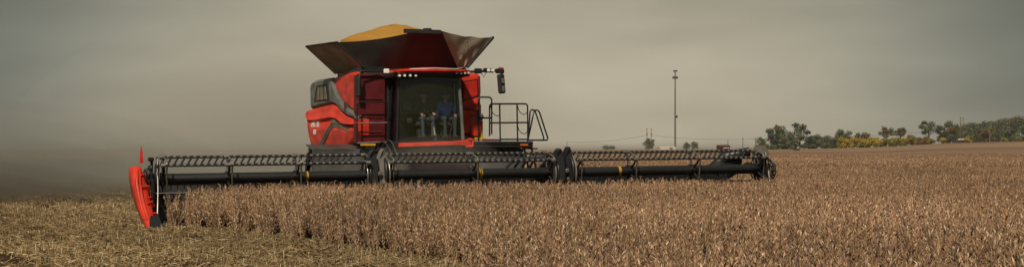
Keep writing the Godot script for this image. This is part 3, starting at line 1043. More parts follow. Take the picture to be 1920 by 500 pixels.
func tank(o: Node3D) -> void:
	# tank walls below the flaps
	var st := begin()
	for e in [[Vector3(0.05, 3.80, -5.36), Vector3(2.95, 0.36, 0.06)], [Vector3(0.0, 3.80, -8.5), Vector3(3.1, 0.36, 0.06)]]:
		box(st, e[0], e[1], 0.01)
	for x in [-1.5, 1.5]:
		box(st, Vector3(x, 3.80, -6.93), Vector3(0.06, 0.36, 3.08), 0.01)
	obj("tank_wall", st, M.black_paint, o)
	var fl := Vector3(-1.34, 3.86, -5.4)
	var fr := Vector3(1.52, 4.02, -5.4)
	var rl := Vector3(-1.62, 3.95, -8.45)
	var rr := Vector3(1.62, 4.02, -8.45)
	var ftl := Vector3(-0.43, 4.91, -4.62)
	var ftr := Vector3(0.57, 4.95, -4.62)
	var ltf := Vector3(-2.18, 4.62, -5.4)
	var ltr := Vector3(-2.52, 4.74, -8.4)
	var rtf := Vector3(2.42, 4.92, -5.6)
	var rtr := Vector3(2.42, 4.86, -8.4)
	var btl := Vector3(-0.9, 4.85, -9.2)
	var btr := Vector3(0.9, 4.85, -9.2)
	# stiff flaps
	st = begin()
	panel(st, fl + Vector3(0.95, 0.04, 0.02), fr - Vector3(0.25, 0.02, -0.02), ftr, ftl + Vector3(0.30, 0.01, 0), 0.03, 0.03)
	obj("tank_flap", st, M.brown_panel, o)
	st = begin()
	panel(st, rl, fl + Vector3(-0.02, 0, 0), ltf, ltr, 0.03, -0.02)
	obj("tank_flap", st, M.tank_panel, o)
	st = begin()
	panel(st, fr + Vector3(0.05, 0, 0), rr, rtr, rtf, 0.03, -0.02)
	obj("tank_flap", st, M.tank_panel, o)
	st = begin()
	panel(st, rr - Vector3(0.5, 0, 0), rl + Vector3(0.5, 0, 0), btl, btr, 0.03)
	obj("tank_flap", st, M.brown_panel, o)
	# rubberised cloth gussets between the flaps
	st = begin()
	panel(st, fl, fl + Vector3(0.95, 0.04, 0.02), ftl + Vector3(0.30, 0.01, 0), ltf, 0.012, 0.06, 14, 0.07, 0.006)
	obj("corner_cloth", st, M.tarp, o)
	st = begin()
	panel(st, fr - Vector3(0.25, 0.02, -0.02), fr + Vector3(0.05, 0, 0), rtf, ftr, 0.012, 0.05, 16, 0.07, 0.022)
	var cc := obj("corner_cloth", st, M.tank_panel, o)
	st = begin()
	panel(st, rr - Vector3(0.5, 0, 0), rr, rtr, btr, 0.012, -0.08, 10, 0.06)
	obj("corner_cloth", st, M.tarp, o)
	st = begin()
	panel(st, rl, rl + Vector3(0.5, 0, 0), btl, ltr, 0.012, -0.08, 10, 0.06)
	obj("corner_cloth", st, M.tarp, o)
	# hem rods
	st = begin()
	tube(st, [ltr, ltf], 0.028, 6)
	tube(st, [ltf, fl], 0.03, 6)
	tube(st, [ltr, rl], 0.03, 6)
	obj("hem_rod", st, M.black_plastic, o)
	st = begin()
	tube(st, [rtf, fr + Vector3(0.05, 0, 0)], 0.045, 6)
	tube(st, [rtf, rtr], 0.03, 6)
	obj("hem_rod", st, M.black_plastic, o)
	st = begin()
	box(st, (ftl + ftr) * 0.5 + Vector3(-0.05, -0.02, 0.02), Vector3(1.06, 0.12, 0.05), 0.015)
	tube(st, [ftl + Vector3(0.5, 0.05, 0), ftl + Vector3(0.72, 0.07, -0.1)], 0.05, 6)
	obj("flap_hinge_bar", st, M.black_plastic, o)
	st = begin()
	tube(st, bent([Vector3(1.36, 4.46, -5.0), Vector3(1.36, 4.72, -4.94), Vector3(1.44, 4.72, -4.94), Vector3(1.44, 4.46, -5.0), Vector3(1.36, 4.46, -5.0)], 0.04), 0.018, 6)
	obj("pull_handle", st, M.pale_screen, cc)
	st = begin()
	box(st, Vector3(1.30, 4.27, -5.12), Vector3(0.08, 0.16, 0.03), 0.03, Basis(Vector3.BACK, -0.5))
	obj("strap_patch", st, M.pale_screen, cc)
	# the heap of grain is a thing of its own
	var g := begin()
	g.set_smooth_group(0)
	var nn := FastNoiseLite.new()
	nn.seed = 5; nn.frequency = 1.3
	var mid := Vector3(-0.05, 0, -6.9)
	var rings := []
	for i in 15:   # from the tank floor up over the rim to the peak
		var ring := []
		for k in 40:
			var a := TAU * k / 40
			var e := Vector3(cos(a), 0, sin(a))
			if i < 2:
				ring.append(mid + Vector3(e.x * (1.15 + 0.45 * i), 3.75 + 0.72 * i, e.z * (1.1 + 0.2 * i)))
			else:
				var t := 1.0 - (i - 2) / 12.0
				var p := mid + Vector3(e.x * 1.72 * t - 0.1 * (1.0 - t), 0, e.z * 1.38 * t)
				p.y = 5.32 - 0.62 * (sqrt(t * t + 0.06) - 0.245) + 0.05 * nn.get_noise_2d(p.x, p.z) + 0.03 * nn.get_noise_2d(p.x * 5.0, p.z * 5.0) + 0.015 * nn.get_noise_2d(p.x * 17.0, p.z * 17.0)
				ring.append(p)
		rings.append(ring)
	loft(g, rings, true)
	var gp := obj("grain_heap", g, M.grain)
	gp.position = o.position
	gp.rotation = o.rotation
	tag(gp, "golden yellow heap of grain piled in the open harvester tank", "grain", "", "stuff")

func rails(o: Node3D) -> void:
	# platform and its handrails at the cab door
	var st := begin()
	box(st, Vector3(2.15, 1.86, -4.85), Vector3(2.1, 0.09, 0.95), 0.02)
	box(st, Vector3(2.15, 1.77, -4.42), Vector3(2.1, 0.10, 0.06), 0.02)
	var pl := obj("platform", st, M.black_paint, o)
	st = begin()
	box(st, Vector3(2.92, 1.80, -4.37), Vector3(0.24, 0.06, 0.03), 0.01)
	obj("reflector", st, M.orange_plastic, pl)
	st = begin()
	box(st, Vector3(1.95, 1.94, -4.42), Vector3(0.5, 0.05, 0.04), 0.01)
	obj("reflector", st, M.deep_red, pl)
	st = begin()
	box(st, Vector3(1.78, 2.25, -4.80), Vector3(0.11, 0.5, 0.06), 0.02)
	box(st, Vector3(1.72, 1.97, -4.74), Vector3(0.34, 0.08, 0.1), 0.02)
	obj("yellow_catch", st, M.yellow_paint, pl)
	st = begin()
	box(st, Vector3(1.75, 2.5, -4.88), Vector3(0.12, 0.9, 0.05), 0.02)
	obj("red_post", st, M.bright_red, pl)
	var z := -4.68
	var sets := [
		[[Vector3(1.67, 1.9, z), Vector3(1.67, 3.14, z), Vector3(2.06, 3.14, z), Vector3(2.06, 2.1, z)], false],
		[[Vector3(1.68, 2.56, z), Vector3(2.06, 2.56, z)], false],
		[[Vector3(1.98, 2.05, z + 0.05), Vector3(1.98, 2.95, z + 0.05), Vector3(3.12, 2.97, z + 0.05), Vector3(3.13, 1.85, z + 0.05)], false],
		[[Vector3(2.30, 1.85, z + 0.05), Vector3(2.28, 2.95, z + 0.05)], false],
		[[Vector3(2.82, 1.85, z + 0.05), Vector3(2.80, 2.96, z + 0.05)], false],
		[[Vector3(1.98, 2.42, z + 0.05), Vector3(3.13, 2.44, z + 0.05)], false],
		[[Vector3(2.3, 1.96, z + 0.05), Vector3(3.14, 1.96, z + 0.05)], false]]
	for e in sets:
		st = begin()
		tube(st, bent(e[0], 0.09), 0.023, 8)
		obj("handrail", st, M.black_paint, o)
	# swung out steps with two slanting rails
	for k in 2:
		st = begin()
		var dx := k * 0.22
		tube(st, bent([Vector3(3.12, 1.98, z + 0.1), Vector3(3.18 + dx, 2.80, z + 0.1 - k * 0.25), Vector3(3.32 + dx, 2.80, z + 0.1 - k * 0.25), Vector3(3.62 + dx, 1.94, z + 0.1 - k * 0.25), Vector3(3.14, 1.94, z + 0.1)], 0.1), 0.023, 8)
		obj("step_rail", st, M.black_paint, o)
	st = begin()
	for k in 4:
		box(st, Vector3(3.25 + 0.05 * k, 1.70 - k * 0.33, -4.8), Vector3(0.26, 0.04, 0.6), 0.01)
	tube(st, [Vector3(3.15, 1.9, -4.5), Vector3(3.45, 0.6, -4.5)], 0.03, 6)
	tube(st, [Vector3(3.15, 1.9, -5.1), Vector3(3.45, 0.6, -5.1)], 0.03, 6)
	obj("steps", st, M.black_paint, o)
	for k in 3:
		st = begin()
		var a: Vector3 = [Vector3(2.82, 2.95, z), Vector3(2.82, 2.40, z), Vector3(2.02, 2.90, z)][k]
		tube(st, bent([a, a + Vector3(0.06, -0.22, 0.02), a + Vector3(0.22, -0.30, 0.02), a + Vector3(0.30, -0.22, 0)], 0.12), 0.012, 5)
		obj("safety_chain", st, M.dark_steel, o)
	# rail before the bulkhead on the other side
	z = -4.45
	for e in [[Vector3(-1.83, 1.8, z), Vector3(-1.83, 2.95, z), Vector3(-1.0, 2.97, z), Vector3(-1.0, 1.85, z)], [Vector3(-1.83, 2.38, z), Vector3(-1.0, 2.40, z)], [Vector3(-1.83, 1.85, z), Vector3(-1.0, 1.88, z)]]:
		st = begin()
		tube(st, bent(e, 0.05), 0.02, 8)
		obj("handrail", st, M.decal_grey if e.size() == 2 else M.black_paint, o)

func mirrors(o: Node3D) -> void:
	var st := begin()
	tube(st, [Vector3(0.95, 3.80, -4.1), Vector3(1.3, 3.80, -4.0), Vector3(2.14, 3.86, -3.95)], 0.035, 8)
	box(st, Vector3(1.42, 3.82, -3.96), Vector3(0.2, 0.14, 0.1), 0.02)
	box(st, Vector3(1.72, 3.84, -3.94), Vector3(0.3, 0.12, 0.1), 0.02)
	box(st, Vector3(2.04, 3.83, -3.93), Vector3(0.24, 0.13, 0.1), 0.02)
	tube(st, [Vector3(1.5, 3.78, -3.96), Vector3(1.58, 3.66, -3.96), Vector3(1.66, 3.78, -3.96)], 0.01, 5)
	var arm := obj("mirror_arm", st, M.black_paint, o)
	st = begin()
	box(st, Vector3(1.70, 3.84, -3.87), Vector3(0.09, 0.08, 0.03), 0.01)
	box(st, Vector3(1.82, 3.84, -3.87), Vector3(0.09, 0.08, 0.03), 0.01)
	obj("work_lamp", st, M.lens, arm)
	st = begin()
	box(st, Vector3(2.08, 3.91, -3.95), Vector3(0.14, 0.05, 0.06), 0.01)
	obj("marker_lamp", st, M.bright_red, arm)
	st = begin()
	box(st, Vector3(2.08, 3.48, -3.92), Vector3(0.23, 0.54, 0.12), 0.04, Basis(Vector3.BACK, 0.09) * Basis(Vector3.UP, 0.35))
	tube(st, [Vector3(2.10, 3.85, -3.94), Vector3(2.10, 3.66, -3.94)], 0.03, 6)
	var mr := obj("mirror_housing", st, M.black_plastic, o)
	st = begin()
	box(st, Vector3(2.105, 3.56, -3.85), Vector3(0.09, 0.14, 0.02), 0.01, Basis(Vector3.BACK, 0.09) * Basis(Vector3.UP, 0.35))
	box(st, Vector3(2.12, 3.34, -3.85), Vector3(0.10, 0.16, 0.02), 0.01, Basis(Vector3.BACK, 0.09) * Basis(Vector3.UP, 0.35))
	obj("mirror_shell", st, M.decal_grey, mr)
	st = begin()
	box(st, Vector3(-1.78, 3.36, -4.5), Vector3(0.15, 0.56, 0.09), 0.04, Basis(Vector3.UP, -0.2))
	tube(st, [Vector3(-1.2, 3.78, -4.6), Vector3(-1.72, 3.78, -4.5), Vector3(-1.76, 3.6, -4.5)], 0.025, 6)
	obj("mirror_housing", st, M.black_plastic, o)

# ------------------------------------------------------------------ the draper header
func header() -> void:
	var roll := 0.0087
	var o := base("draper_header", HEAD, TURN)
	o.rotation = Vector3(0, TURN, 0)
	tag(o, "wide black draper header with a three section reel and red end divider", "header")
	var AX := func(x: float) -> float: return 1.115 + roll * x
	# frame, back sheet, draper and cutterbar
	var st := begin()
	box(st, Vector3(0, 0.92, -1.75), Vector3(15.2, 0.2, 0.2), 0.03)
	box(st, Vector3(0, 0.32, -1.65), Vector3(15.2, 0.16, 0.16), 0.03)
	for k in 11:
		box(st, Vector3(-7.5 + k * 1.5, 0.62, -1.7), Vector3(0.1, 0.6, 0.12), 0.02)
	obj("frame", st, M.black_paint, o)
	st = begin()
	for s in [-1.0, 1.0]:
		panel(st, Vector3(s * 0.95, 0.2, -1.52), Vector3(s * 7.5, 0.2, -1.52), Vector3(s * 7.5, 0.86, -1.60), Vector3(s * 0.95, 0.86, -1.60), 0.012, 0.0, 2)
	obj("back_sheet", st, M.black_plastic, o)
	for s in [-1.0, 1.0]:
		st = begin()
		panel(st, Vector3(s * 0.9, 0.14, 0.3), Vector3(s * 7.45, 0.14, 0.3), Vector3(s * 7.45, 0.30, -1.4), Vector3(s * 0.9, 0.30, -1.4), 0.03, 0.0, 2)
		obj("draper_belt", st, M.rubber, o)
	st = begin()
	box(st, Vector3(0, 0.10, 0.42), Vector3(15.2, 0.05, 0.16), 0.015)
	obj("cutterbar", st, M.worn_steel, o)
	st = begin()
	for k in 150:
		var x := -7.5 + k * 0.1007
		loft(st, [[Vector3(x - 0.02, 0.09, 0.5), Vector3(x + 0.02, 0.09, 0.5), Vector3(x, 0.12, 0.5)], [Vector3(x - 0.003, 0.095, 0.6), Vector3(x + 0.003, 0.095, 0.6), Vector3(x, 0.1, 0.6)]], false)
	var kg := obj("knife_guards", st, M.worn_steel, o)
	kg.set_meta("kind", "stuff")
	# slender bright rail just over the crop tops
	st = begin()
	tube(st, [Vector3(-7.55, 0.77, 0.50), Vector3(-2.5, 0.80, 0.50), Vector3(7.55, 0.86, 0.50)], 0.012, 6)
	for x in [-7.5, -2.6, 1.9, 7.5]:
		tube(st, [Vector3(x, 0.81 + 0.006 * x, 0.50), Vector3(x, 0.2, 0.40)], 0.02, 6)
	obj("crop_rail", st, M.worn_steel, o)
	# reel sections
	# one finger with its mount sleeve, coloured pale to paint sun glints along the bat; the slanting finger leaves the bat downwards or upwards
	var fingers := []
	for up in [-1.0, 1.0]:
		var m := ArrayMesh.new()
		st = begin()
		if up < 0: tube(st, [Vector3(0, 0, 0), Vector3(-0.055, -0.09, 0.015), Vector3(-0.105, -0.185, 0.0)], [0.026, 0.024, 0.018], 5)
		else: tube(st, [Vector3(0, 0, 0), Vector3(0.0, -0.005, -0.03), Vector3(0.0, -0.012, -0.07)], [0.02, 0.016, 0.01], 5)
		st.set_material(M.black_plastic)
		st.generate_normals()
		st.commit(m)
		st = begin()
		tube(st, [Vector3(0.03, 0, 0), Vector3(0.085, 0, 0)], 0.037, 8)
		st.set_material(M.clamp_glint)
		st.generate_normals()
		st.commit(m)
		fingers.append(m)
	var hang := begin()
	tube(hang, [Vector3(0, 0, 0), Vector3(0, -0.12, -0.03), Vector3(0, -0.24, -0.08)], [0.017, 0.014, 0.007], 5)
	var hang_mesh := commit(hang)
	var R := 0.5
	for sec in [[-7.42, -2.92, [-6.02, -4.52], -4.28], [-2.44, 1.58, [-0.38], -0.16], [2.24, 7.40, [3.74, 5.50], 3.46]]:
		var x0: float = sec[0]
		var x1: float = sec[1]
		st = begin()
		tube(st, [Vector3(x0, AX.call(x0), 0), Vector3(x1, AX.call(x1), 0)], 0.122, 16)
		var reel := obj("reel", st, M.black_paint, o)
		st = begin()
		tube(st, [Vector3(sec[3] - 0.035, AX.call(sec[3]), 0), Vector3(sec[3] + 0.035, AX.call(sec[3]), 0)], 0.128, 16)
		obj("yellow_band", st, M.yellow_paint, reel)
		var rest := begin()
		for b in 5:
			var ang := deg_to_rad(-19.0 + 72.0 * b)
			var off := Vector3(0, cos(ang) * R, sin(ang) * R)
			st = begin()
			tube(st, [Vector3(x0, AX.call(x0), 0) + off, Vector3(x1, AX.call(x1), 0) + off], 0.03, 8)
			obj("bat", st, M.black_paint, reel)
			var n := int((x1 - x0 - 0.1) / 0.142)
			for k in n:
				var x := x0 + 0.1 + k * 0.142
				var at := Vector3(x, AX.call(x), 0) + off
				if b < 2:
					if b == 1: at.x -= 0.11
					var f := inst("tine", fingers[b], null, reel)
					f.position = at
				else:
					rest.append_from(hang_mesh, 0, Transform3D(Basis.IDENTITY, at))
		var rt := inst("lower_tines", rest.commit(), M.black_plastic, reel)
		rt.set_meta("kind", "stuff")
		for x in sec[2] + [x0 + 0.03, x1 - 0.03]:
			st = begin()
			spider(st, Vector3(x, AX.call(x), 0), R)
			obj("spider", st, M.dark_steel, reel)
			st = begin()
			for b in 2:
				var ang := deg_to_rad(-19.0 + 72.0 * b)
				var c := Vector3(x, AX.call(x) + cos(ang) * R, sin(ang) * R)
				tube(st, [c + Vector3(-0.05, 0, 0), c + Vector3(0.05, 0, 0)], 0.05, 8)
			tube(st, bent([Vector3(x + 0.05, AX.call(x) + 0.46, 0.0), Vector3(x + 0.09, AX.call(x) + 0.36, 0.30), Vector3(x + 0.07, AX.call(x) + 0.05, 0.30), Vector3(x + 0.1, AX.call(x) - 0.25, 0.2)], 0.12), 0.018, 6)
			obj("bracket", st, M.worn_steel, reel)
	# reel arms with the drive and cam housings between the sections
	for e in [[-2.68, 1.0], [1.91, 1.0]]:
		reel_joint(o, e[0], AX.call(e[0]), e[0] > 0)
	for s in [-1.0, 1.0]:
		end_arm(o, s, AX.call(s * 7.5))
	divider(o, -1.0, 0.0)
	# the far end carries only a low skid
	st = begin()
	loft(st, [[Vector3(7.62, 0.75, -1.2), Vector3(7.70, 0.75, -1.2), Vector3(7.72, 0.1, -1.2), Vector3(7.60, 0.1, -1.2)], [Vector3(7.62, 0.62, 0.2), Vector3(7.70, 0.62, 0.2), Vector3(7.72, 0.05, 0.3), Vector3(7.60, 0.05, 0.3)], [Vector3(7.64, 0.10, 1.0), Vector3(7.68, 0.10, 1.0), Vector3(7.68, 0.03, 1.1), Vector3(7.64, 0.03, 1.1)]], false)
	obj("divider", st, M.black_paint, o)
	# flag marker
	st = begin()
	loft(st, [[Vector3(-7.86, 1.40, 0.1), Vector3(-7.78, 1.40, 0.1), Vector3(-7.78, 1.40, 0.12), Vector3(-7.86, 1.40, 0.12)], [Vector3(-7.85, 1.62, 0.1), Vector3(-7.795, 1.62, 0.1), Vector3(-7.795, 1.62, 0.12), Vector3(-7.85, 1.62, 0.12)], [Vector3(-7.83, 1.77, 0.1), Vector3(-7.82, 1.77, 0.1), Vector3(-7.82, 1.77, 0.12), Vector3(-7.83, 1.77, 0.12)]], false)
	obj("marker_flag", st, M.bright_red, o)
	# hydraulic hoses and shields by the feeder opening
	st = begin()
	for k in 4:
		var x := 1.0 + 0.22 * k
		tube(st, bent([Vector3(x, 1.05, -1.7), Vector3(x + 0.2, 1.42 + 0.05 * k, -1.5), Vector3(x + 0.9, 1.5 + 0.03 * k, -1.2), Vector3(x + 1.1, 1.3, -0.6)], 0.3), 0.028, 6)
	obj("hose", st, M.black_plastic, o)

func spider(st: SurfaceTool, c: Vector3, R: float) -> void:
	for b in 5:
		var ang := deg_to_rad(-19.0 + 72.0 * b)
		var d := Vector3(0, cos(ang), sin(ang))
		tube(st, [c + d * 0.1, c + d * 0.3 + Vector3(0.03, 0, 0), c + d * R], [0.034, 0.026, 0.022], 6)
	tube(st, [c + Vector3(-0.05, 0, 0), c + Vector3(0.05, 0, 0)], 0.15, 14)

func disc(st: SurfaceTool, c: Vector3, r: float, w: float, dish := 0.03) -> void:
	tube(st, [c + Vector3(-w * 0.5, 0, 0), c + Vector3(-w * 0.5 + 0.012, 0, 0), c + Vector3(w * 0.5 - 0.012, 0, 0), c + Vector3(w * 0.5, 0, 0)], [r - dish, r, r, r - dish], 22)

func reel_joint(o: Node3D, x: float, y: float, right_one: bool) -> void:
	var jt := Node3D.new()
	jt.name = "reel_drive"
	o.add_child(jt, true)
	var st := begin()
	disc(st, Vector3(x - 0.20, y - 0.03, 0.0), 0.40, 0.05)
	obj("cam_disc", st, M.black_paint, jt)
	st = begin()
	disc(st, Vector3(x + 0.14, y + 0.02, 0.04), 0.47, 0.06)
	obj("cam_disc", st, M.black_paint, jt)
	st = begin()
	var pts := []
	for k in 12:
		var a := lerpf(-0.5, 2.5, k / 11.0)
		pts.append(Vector3(x + 0.22, y + cos(a) * 0.46, sin(a) * 0.46))
	tube(st, pts, 0.022, 6)
	obj("cam_track", st, M.worn_steel if not right_one else M.decal_grey, jt)
	st = begin()
	pts = []
	for k in 12:
		var a := lerpf(-0.9, 2.2, k / 11.0)
		pts.append(Vector3(x - 0.27, y - 0.02 + cos(a) * 0.36, sin(a) * 0.38))
	tube(st, pts, 0.02, 6)
	obj("cam_track", st, M.worn_steel if not right_one else M.decal_grey, jt)
	st = begin()
	for k in 5:
		var a := k * 1.2566 + 0.4
		tube(st, [Vector3(x + 0.19, y, 0.05), Vector3(x + 0.21, y + cos(a) * 0.42, sin(a) * 0.42)], 0.02, 5)
	obj("cam_spokes", st, M.worn_steel if not right_one else M.decal_grey, jt)
	# pointed shields standing up over the bats
	for k in 2:
		st = begin()
		var xs := x - 0.12 + k * 0.24
		var ring := []
		for e in [[-0.16, 0.36, 0.30], [-0.09, 0.52, 0.34], [0.0, 0.58 + 0.04 * k, 0.30], [0.07, 0.50, 0.28], [0.12, 0.20, 0.34], [0.10, -0.2, 0.40], [-0.08, -0.2, 0.40], [-0.14, 0.1, 0.36]]:
			ring.append(Vector3(xs + e[0] * 0.75, y + e[1], e[2]))
		var back := []
		for p in ring: back.append(p + Vector3(-0.02, 0, -0.26))
		loft(st, [ring, back], false)
		obj("shield", st, M.black_paint if right_one or k == 0 else M.decal_grey, jt)
	st = begin()
	box(st, Vector3(x, y + 0.05, 0.42), Vector3(0.09, 0.10, 0.06), 0.02)
	box(st, Vector3(x + 0.02, y - 0.15, 0.43), Vector3(0.07, 0.08, 0.06), 0.02)
	obj("bolt_plate", st, M.worn_steel, jt)
	st = begin()
	tube(st, [Vector3(x - 0.02, y, 0), Vector3(x - 0.02, 1.35, -0.9), Vector3(x - 0.02, 1.0, -1.75)], [0.07, 0.07, 0.09], 8)
	tube(st, [Vector3(x + 0.1, y + 0.1, -0.2), Vector3(x + 0.1, 0.95, -1.4)], 0.045, 8)
	obj("reel_arm", st, M.black_paint, jt)
	st = begin()
	for k in 3:
		tube(st, bent([Vector3(x - 0.15 + 0.1 * k, y + 0.2, 0.1), Vector3(x - 0.25 + 0.15 * k, y + 0.52, -0.05), Vector3(x - 0.1 + 0.1 * k, y + 0.40, -0.6), Vector3(x, 1.1, -1.5)], 0.25), 0.02, 6)
	obj("hose", st, M.black_plastic, jt)

func end_arm(o: Node3D, s: float, y: float) -> void:
	var en := Node3D.new()
	en.name = "reel_end"
	o.add_child(en, true)
	var x := s * 7.52
	var st := begin()
	disc(st, Vector3(x, y - 0.02, 0), 0.36, 0.05)
	obj("cam_disc", st, M.black_paint, en)
	st = begin()
	for k in 5:
		var ang := deg_to_rad(-19.0 + 72.0 * k)
		tube(st, [Vector3(x - s * 0.03, y, 0), Vector3(x - s * 0.03, y + cos(ang) * 0.5, sin(ang) * 0.5)], 0.03, 6)
		tube(st, [Vector3(x - s * 0.03, y + cos(ang) * 0.5, sin(ang) * 0.5), Vector3(x - s * 0.03, y + cos(ang + 1.2566) * 0.5, sin(ang + 1.2566) * 0.5)], 0.018, 5)
	obj("end_spider", st, M.dark_steel, en)
	st = begin()
	tube(st, [Vector3(x + s * 0.1, y + 0.02, 0.1), Vector3(x + s * 0.1, y + 0.1, -0.8), Vector3(x + s * 0.06, 0.95, -1.75)], [0.06, 0.07, 0.09], 8)
	tube(st, [Vector3(x + s * 0.08, y + 0.42, -0.15), Vector3(x + s * 0.1, y - 0.05, 0.15)], 0.03, 6)
	box(st, Vector3(x + s * 0.1, y + 0.43, -0.1), Vector3(0.12, 0.09, 0.3), 0.02)
	box(st, Vector3(x + s * 0.1, y + 0.05, 0.2), Vector3(0.10, 0.22, 0.12), 0.03)
	obj("reel_arm", st, M.black_paint, en)
	st = begin()
	for k in 3:
		var a := 0.08 * k
		tube(st, bent([Vector3(x + s * (0.14 + a), y + 0.30 - a, 0.12), Vector3(x + s * (0.24 + a * 0.5), y + 0.12, 0.2), Vector3(x + s * (0.16 + a), y - 0.15, 0.22), Vector3(x + s * 0.12, y - 0.5, 0.1)], 0.12), 0.02, 6)
	obj("hose", st, M.black_plastic, en)
	st = begin()
	for k in 5:
		box(st, Vector3(x + s * (0.13 + 0.05 * (k % 3)), y + 0.22 - 0.13 * k, 0.22 + 0.02 * k), Vector3(0.07, 0.07, 0.08), 0.015, Basis(Vector3.BACK, k))
	obj("fitting", st, M.dark_steel, en)
	st = begin()
	tube(st, [Vector3(x - s * 0.02, y + 0.45, 0.28), Vector3(x - s * 0.02, 0.80, 0.5), Vector3(x + s * 0.02, 0.05, 0.9)], 0.018, 6)
	obj("crop_rod", st, M.worn_steel, en)
	if s > 0:
		st = begin()
		tube(st, [Vector3(6.55, y - 0.05, -0.9), Vector3(6.9, y + 0.30, -0.7), Vector3(7.45, y + 0.45, -0.4)], [0.14, 0.17, 0.12], 10)
		box(st, Vector3(6.95, y + 0.12, -0.75), Vector3(0.9, 0.34, 0.3), 0.08, Basis(Vector3.BACK, 0.35))
		obj("drive_motor", st, M.dark_steel, en)
		st = begin()
		loft(st, [[Vector3(7.45, y + 0.40, 0.16), Vector3(7.72, y + 0.36, 0.16), Vector3(7.60, y + 0.58, 0.12), Vector3(7.50, y + 0.60, 0.12)], [Vector3(7.45, y + 0.38, -0.3), Vector3(7.72, y + 0.34, -0.3), Vector3(7.60, y + 0.54, -0.28), Vector3(7.50, y + 0.56, -0.28)]], false)
		obj("end_cover", st, M.decal_grey, en)
		st = begin()
		for k in 2:
			tube(st, bent([Vector3(7.66, y - 0.05, 0.3), Vector3(7.76, y - 0.2, 0.3), Vector3(7.68, y - 0.4, 0.3), Vector3(7.72, y - 0.75, 0.4)], 0.08), 0.02, 6)
		obj("guard_rod", st, M.black_paint, en)

func divider(o: Node3D, s: float, lift: float) -> void:
	# lofted from its top edge down to the nose on the ground: [y, outer x, inner x, front z, back z]
	var rings := []
	for e in [[1.325, 8.00, 7.84, 0.06, -0.9], [1.30, 8.03, 7.82, 0.14, -1.0], [1.18, 8.05, 7.80, 0.28, -1.3], [0.95, 8.03, 7.74, 0.44, -1.5], [0.70, 7.98, 7.68, 0.60, -1.5], [0.45, 7.91, 7.63, 0.80, -1.3], [0.22, 7.83, 7.60, 1.05, -0.8], [0.08, 7.78, 7.62, 1.22, -0.2], [0.02, 7.74, 7.66, 1.28, 0.3]]:
		var xo: float = s * e[1]
		var xi: float = s * e[2]
		var y: float = e[0] + lift * e[0]
		var xm := (xo + xi) * 0.5
		rings.append([Vector3(xi, y, e[3] - 0.02), Vector3(xm + s * 0.05, y, e[3]), Vector3(xo - s * 0.03, y, e[3] - 0.06), Vector3(xo, y, e[3] - 0.25), Vector3(xo, y, e[4]), Vector3(xi, y, e[4])])
	var st := begin()
	loft(st, rings, true)
	var d := obj("divider", st, M.red_paint if s < 0 else M.black_paint, o)
	if s > 0: return
	for e in [[1.10, 7.80, 0.34, 0.10, 0.13, 0.3], [0.84, 7.74, 0.52, 0.15, 0.17, 0.1], [0.66, 7.68, 0.64, 0.10, 0.07, 0.3], [0.54, 7.65, 0.74, 0.13, 0.12, 0.45], [0.36, 7.63, 0.92, 0.16, 0.04, 0.1]]:
		st = begin()
		box(st, Vector3(-e[1], e[0], e[2] - 0.05), Vector3(e[3] * 1.1, e[4] * 1.25, 0.04), 0.008, Basis(Vector3.BACK, e[5]) * Basis(Vector3.RIGHT, 0.5))
		obj("red_plate", st, M.bright_red, d)
	for k in 3:
		st = begin()
		var q := []
		for e in [[1.25, 7.86, 0.23], [1.0, 7.87, 0.47], [0.7, 7.83, 0.63], [0.45, 7.77, 0.83], [0.25, 7.71, 1.05]]:
			q.append(Vector3(-e[1] - 0.055 * (k - 0.3), e[0], e[2] - 0.03 * maxf(0.0, k - 0.4)))
		tube(st, q, 0.011, 5)
		obj("ridge", st, M.red_paint, d)
	st = begin()
	loft(st, [[Vector3(-7.66, 0.40, 0.80), Vector3(-7.52, 0.36, 0.84), Vector3(-7.54, 0.34, 0.5), Vector3(-7.68, 0.36, 0.5)], [Vector3(-7.70, 0.16, 1.20), Vector3(-7.44, 0.12, 1.22), Vector3(-7.46, 0.1, 0.8), Vector3(-7.70, 0.1, 0.8)], [Vector3(-7.66, 0.01, 1.42), Vector3(-7.50, 0.01, 1.42), Vector3(-7.5, 0.0, 1.0), Vector3(-7.66, 0.0, 1.0)]], false)
	obj("nose_shoe", st, M.black_paint, d)
	st = begin()
	box(st, Vector3(-7.60, 0.62, 0.30), Vector3(0.05, 0.9, 0.5), 0.02)
	obj("end_sheet", st, M.black_paint, d)

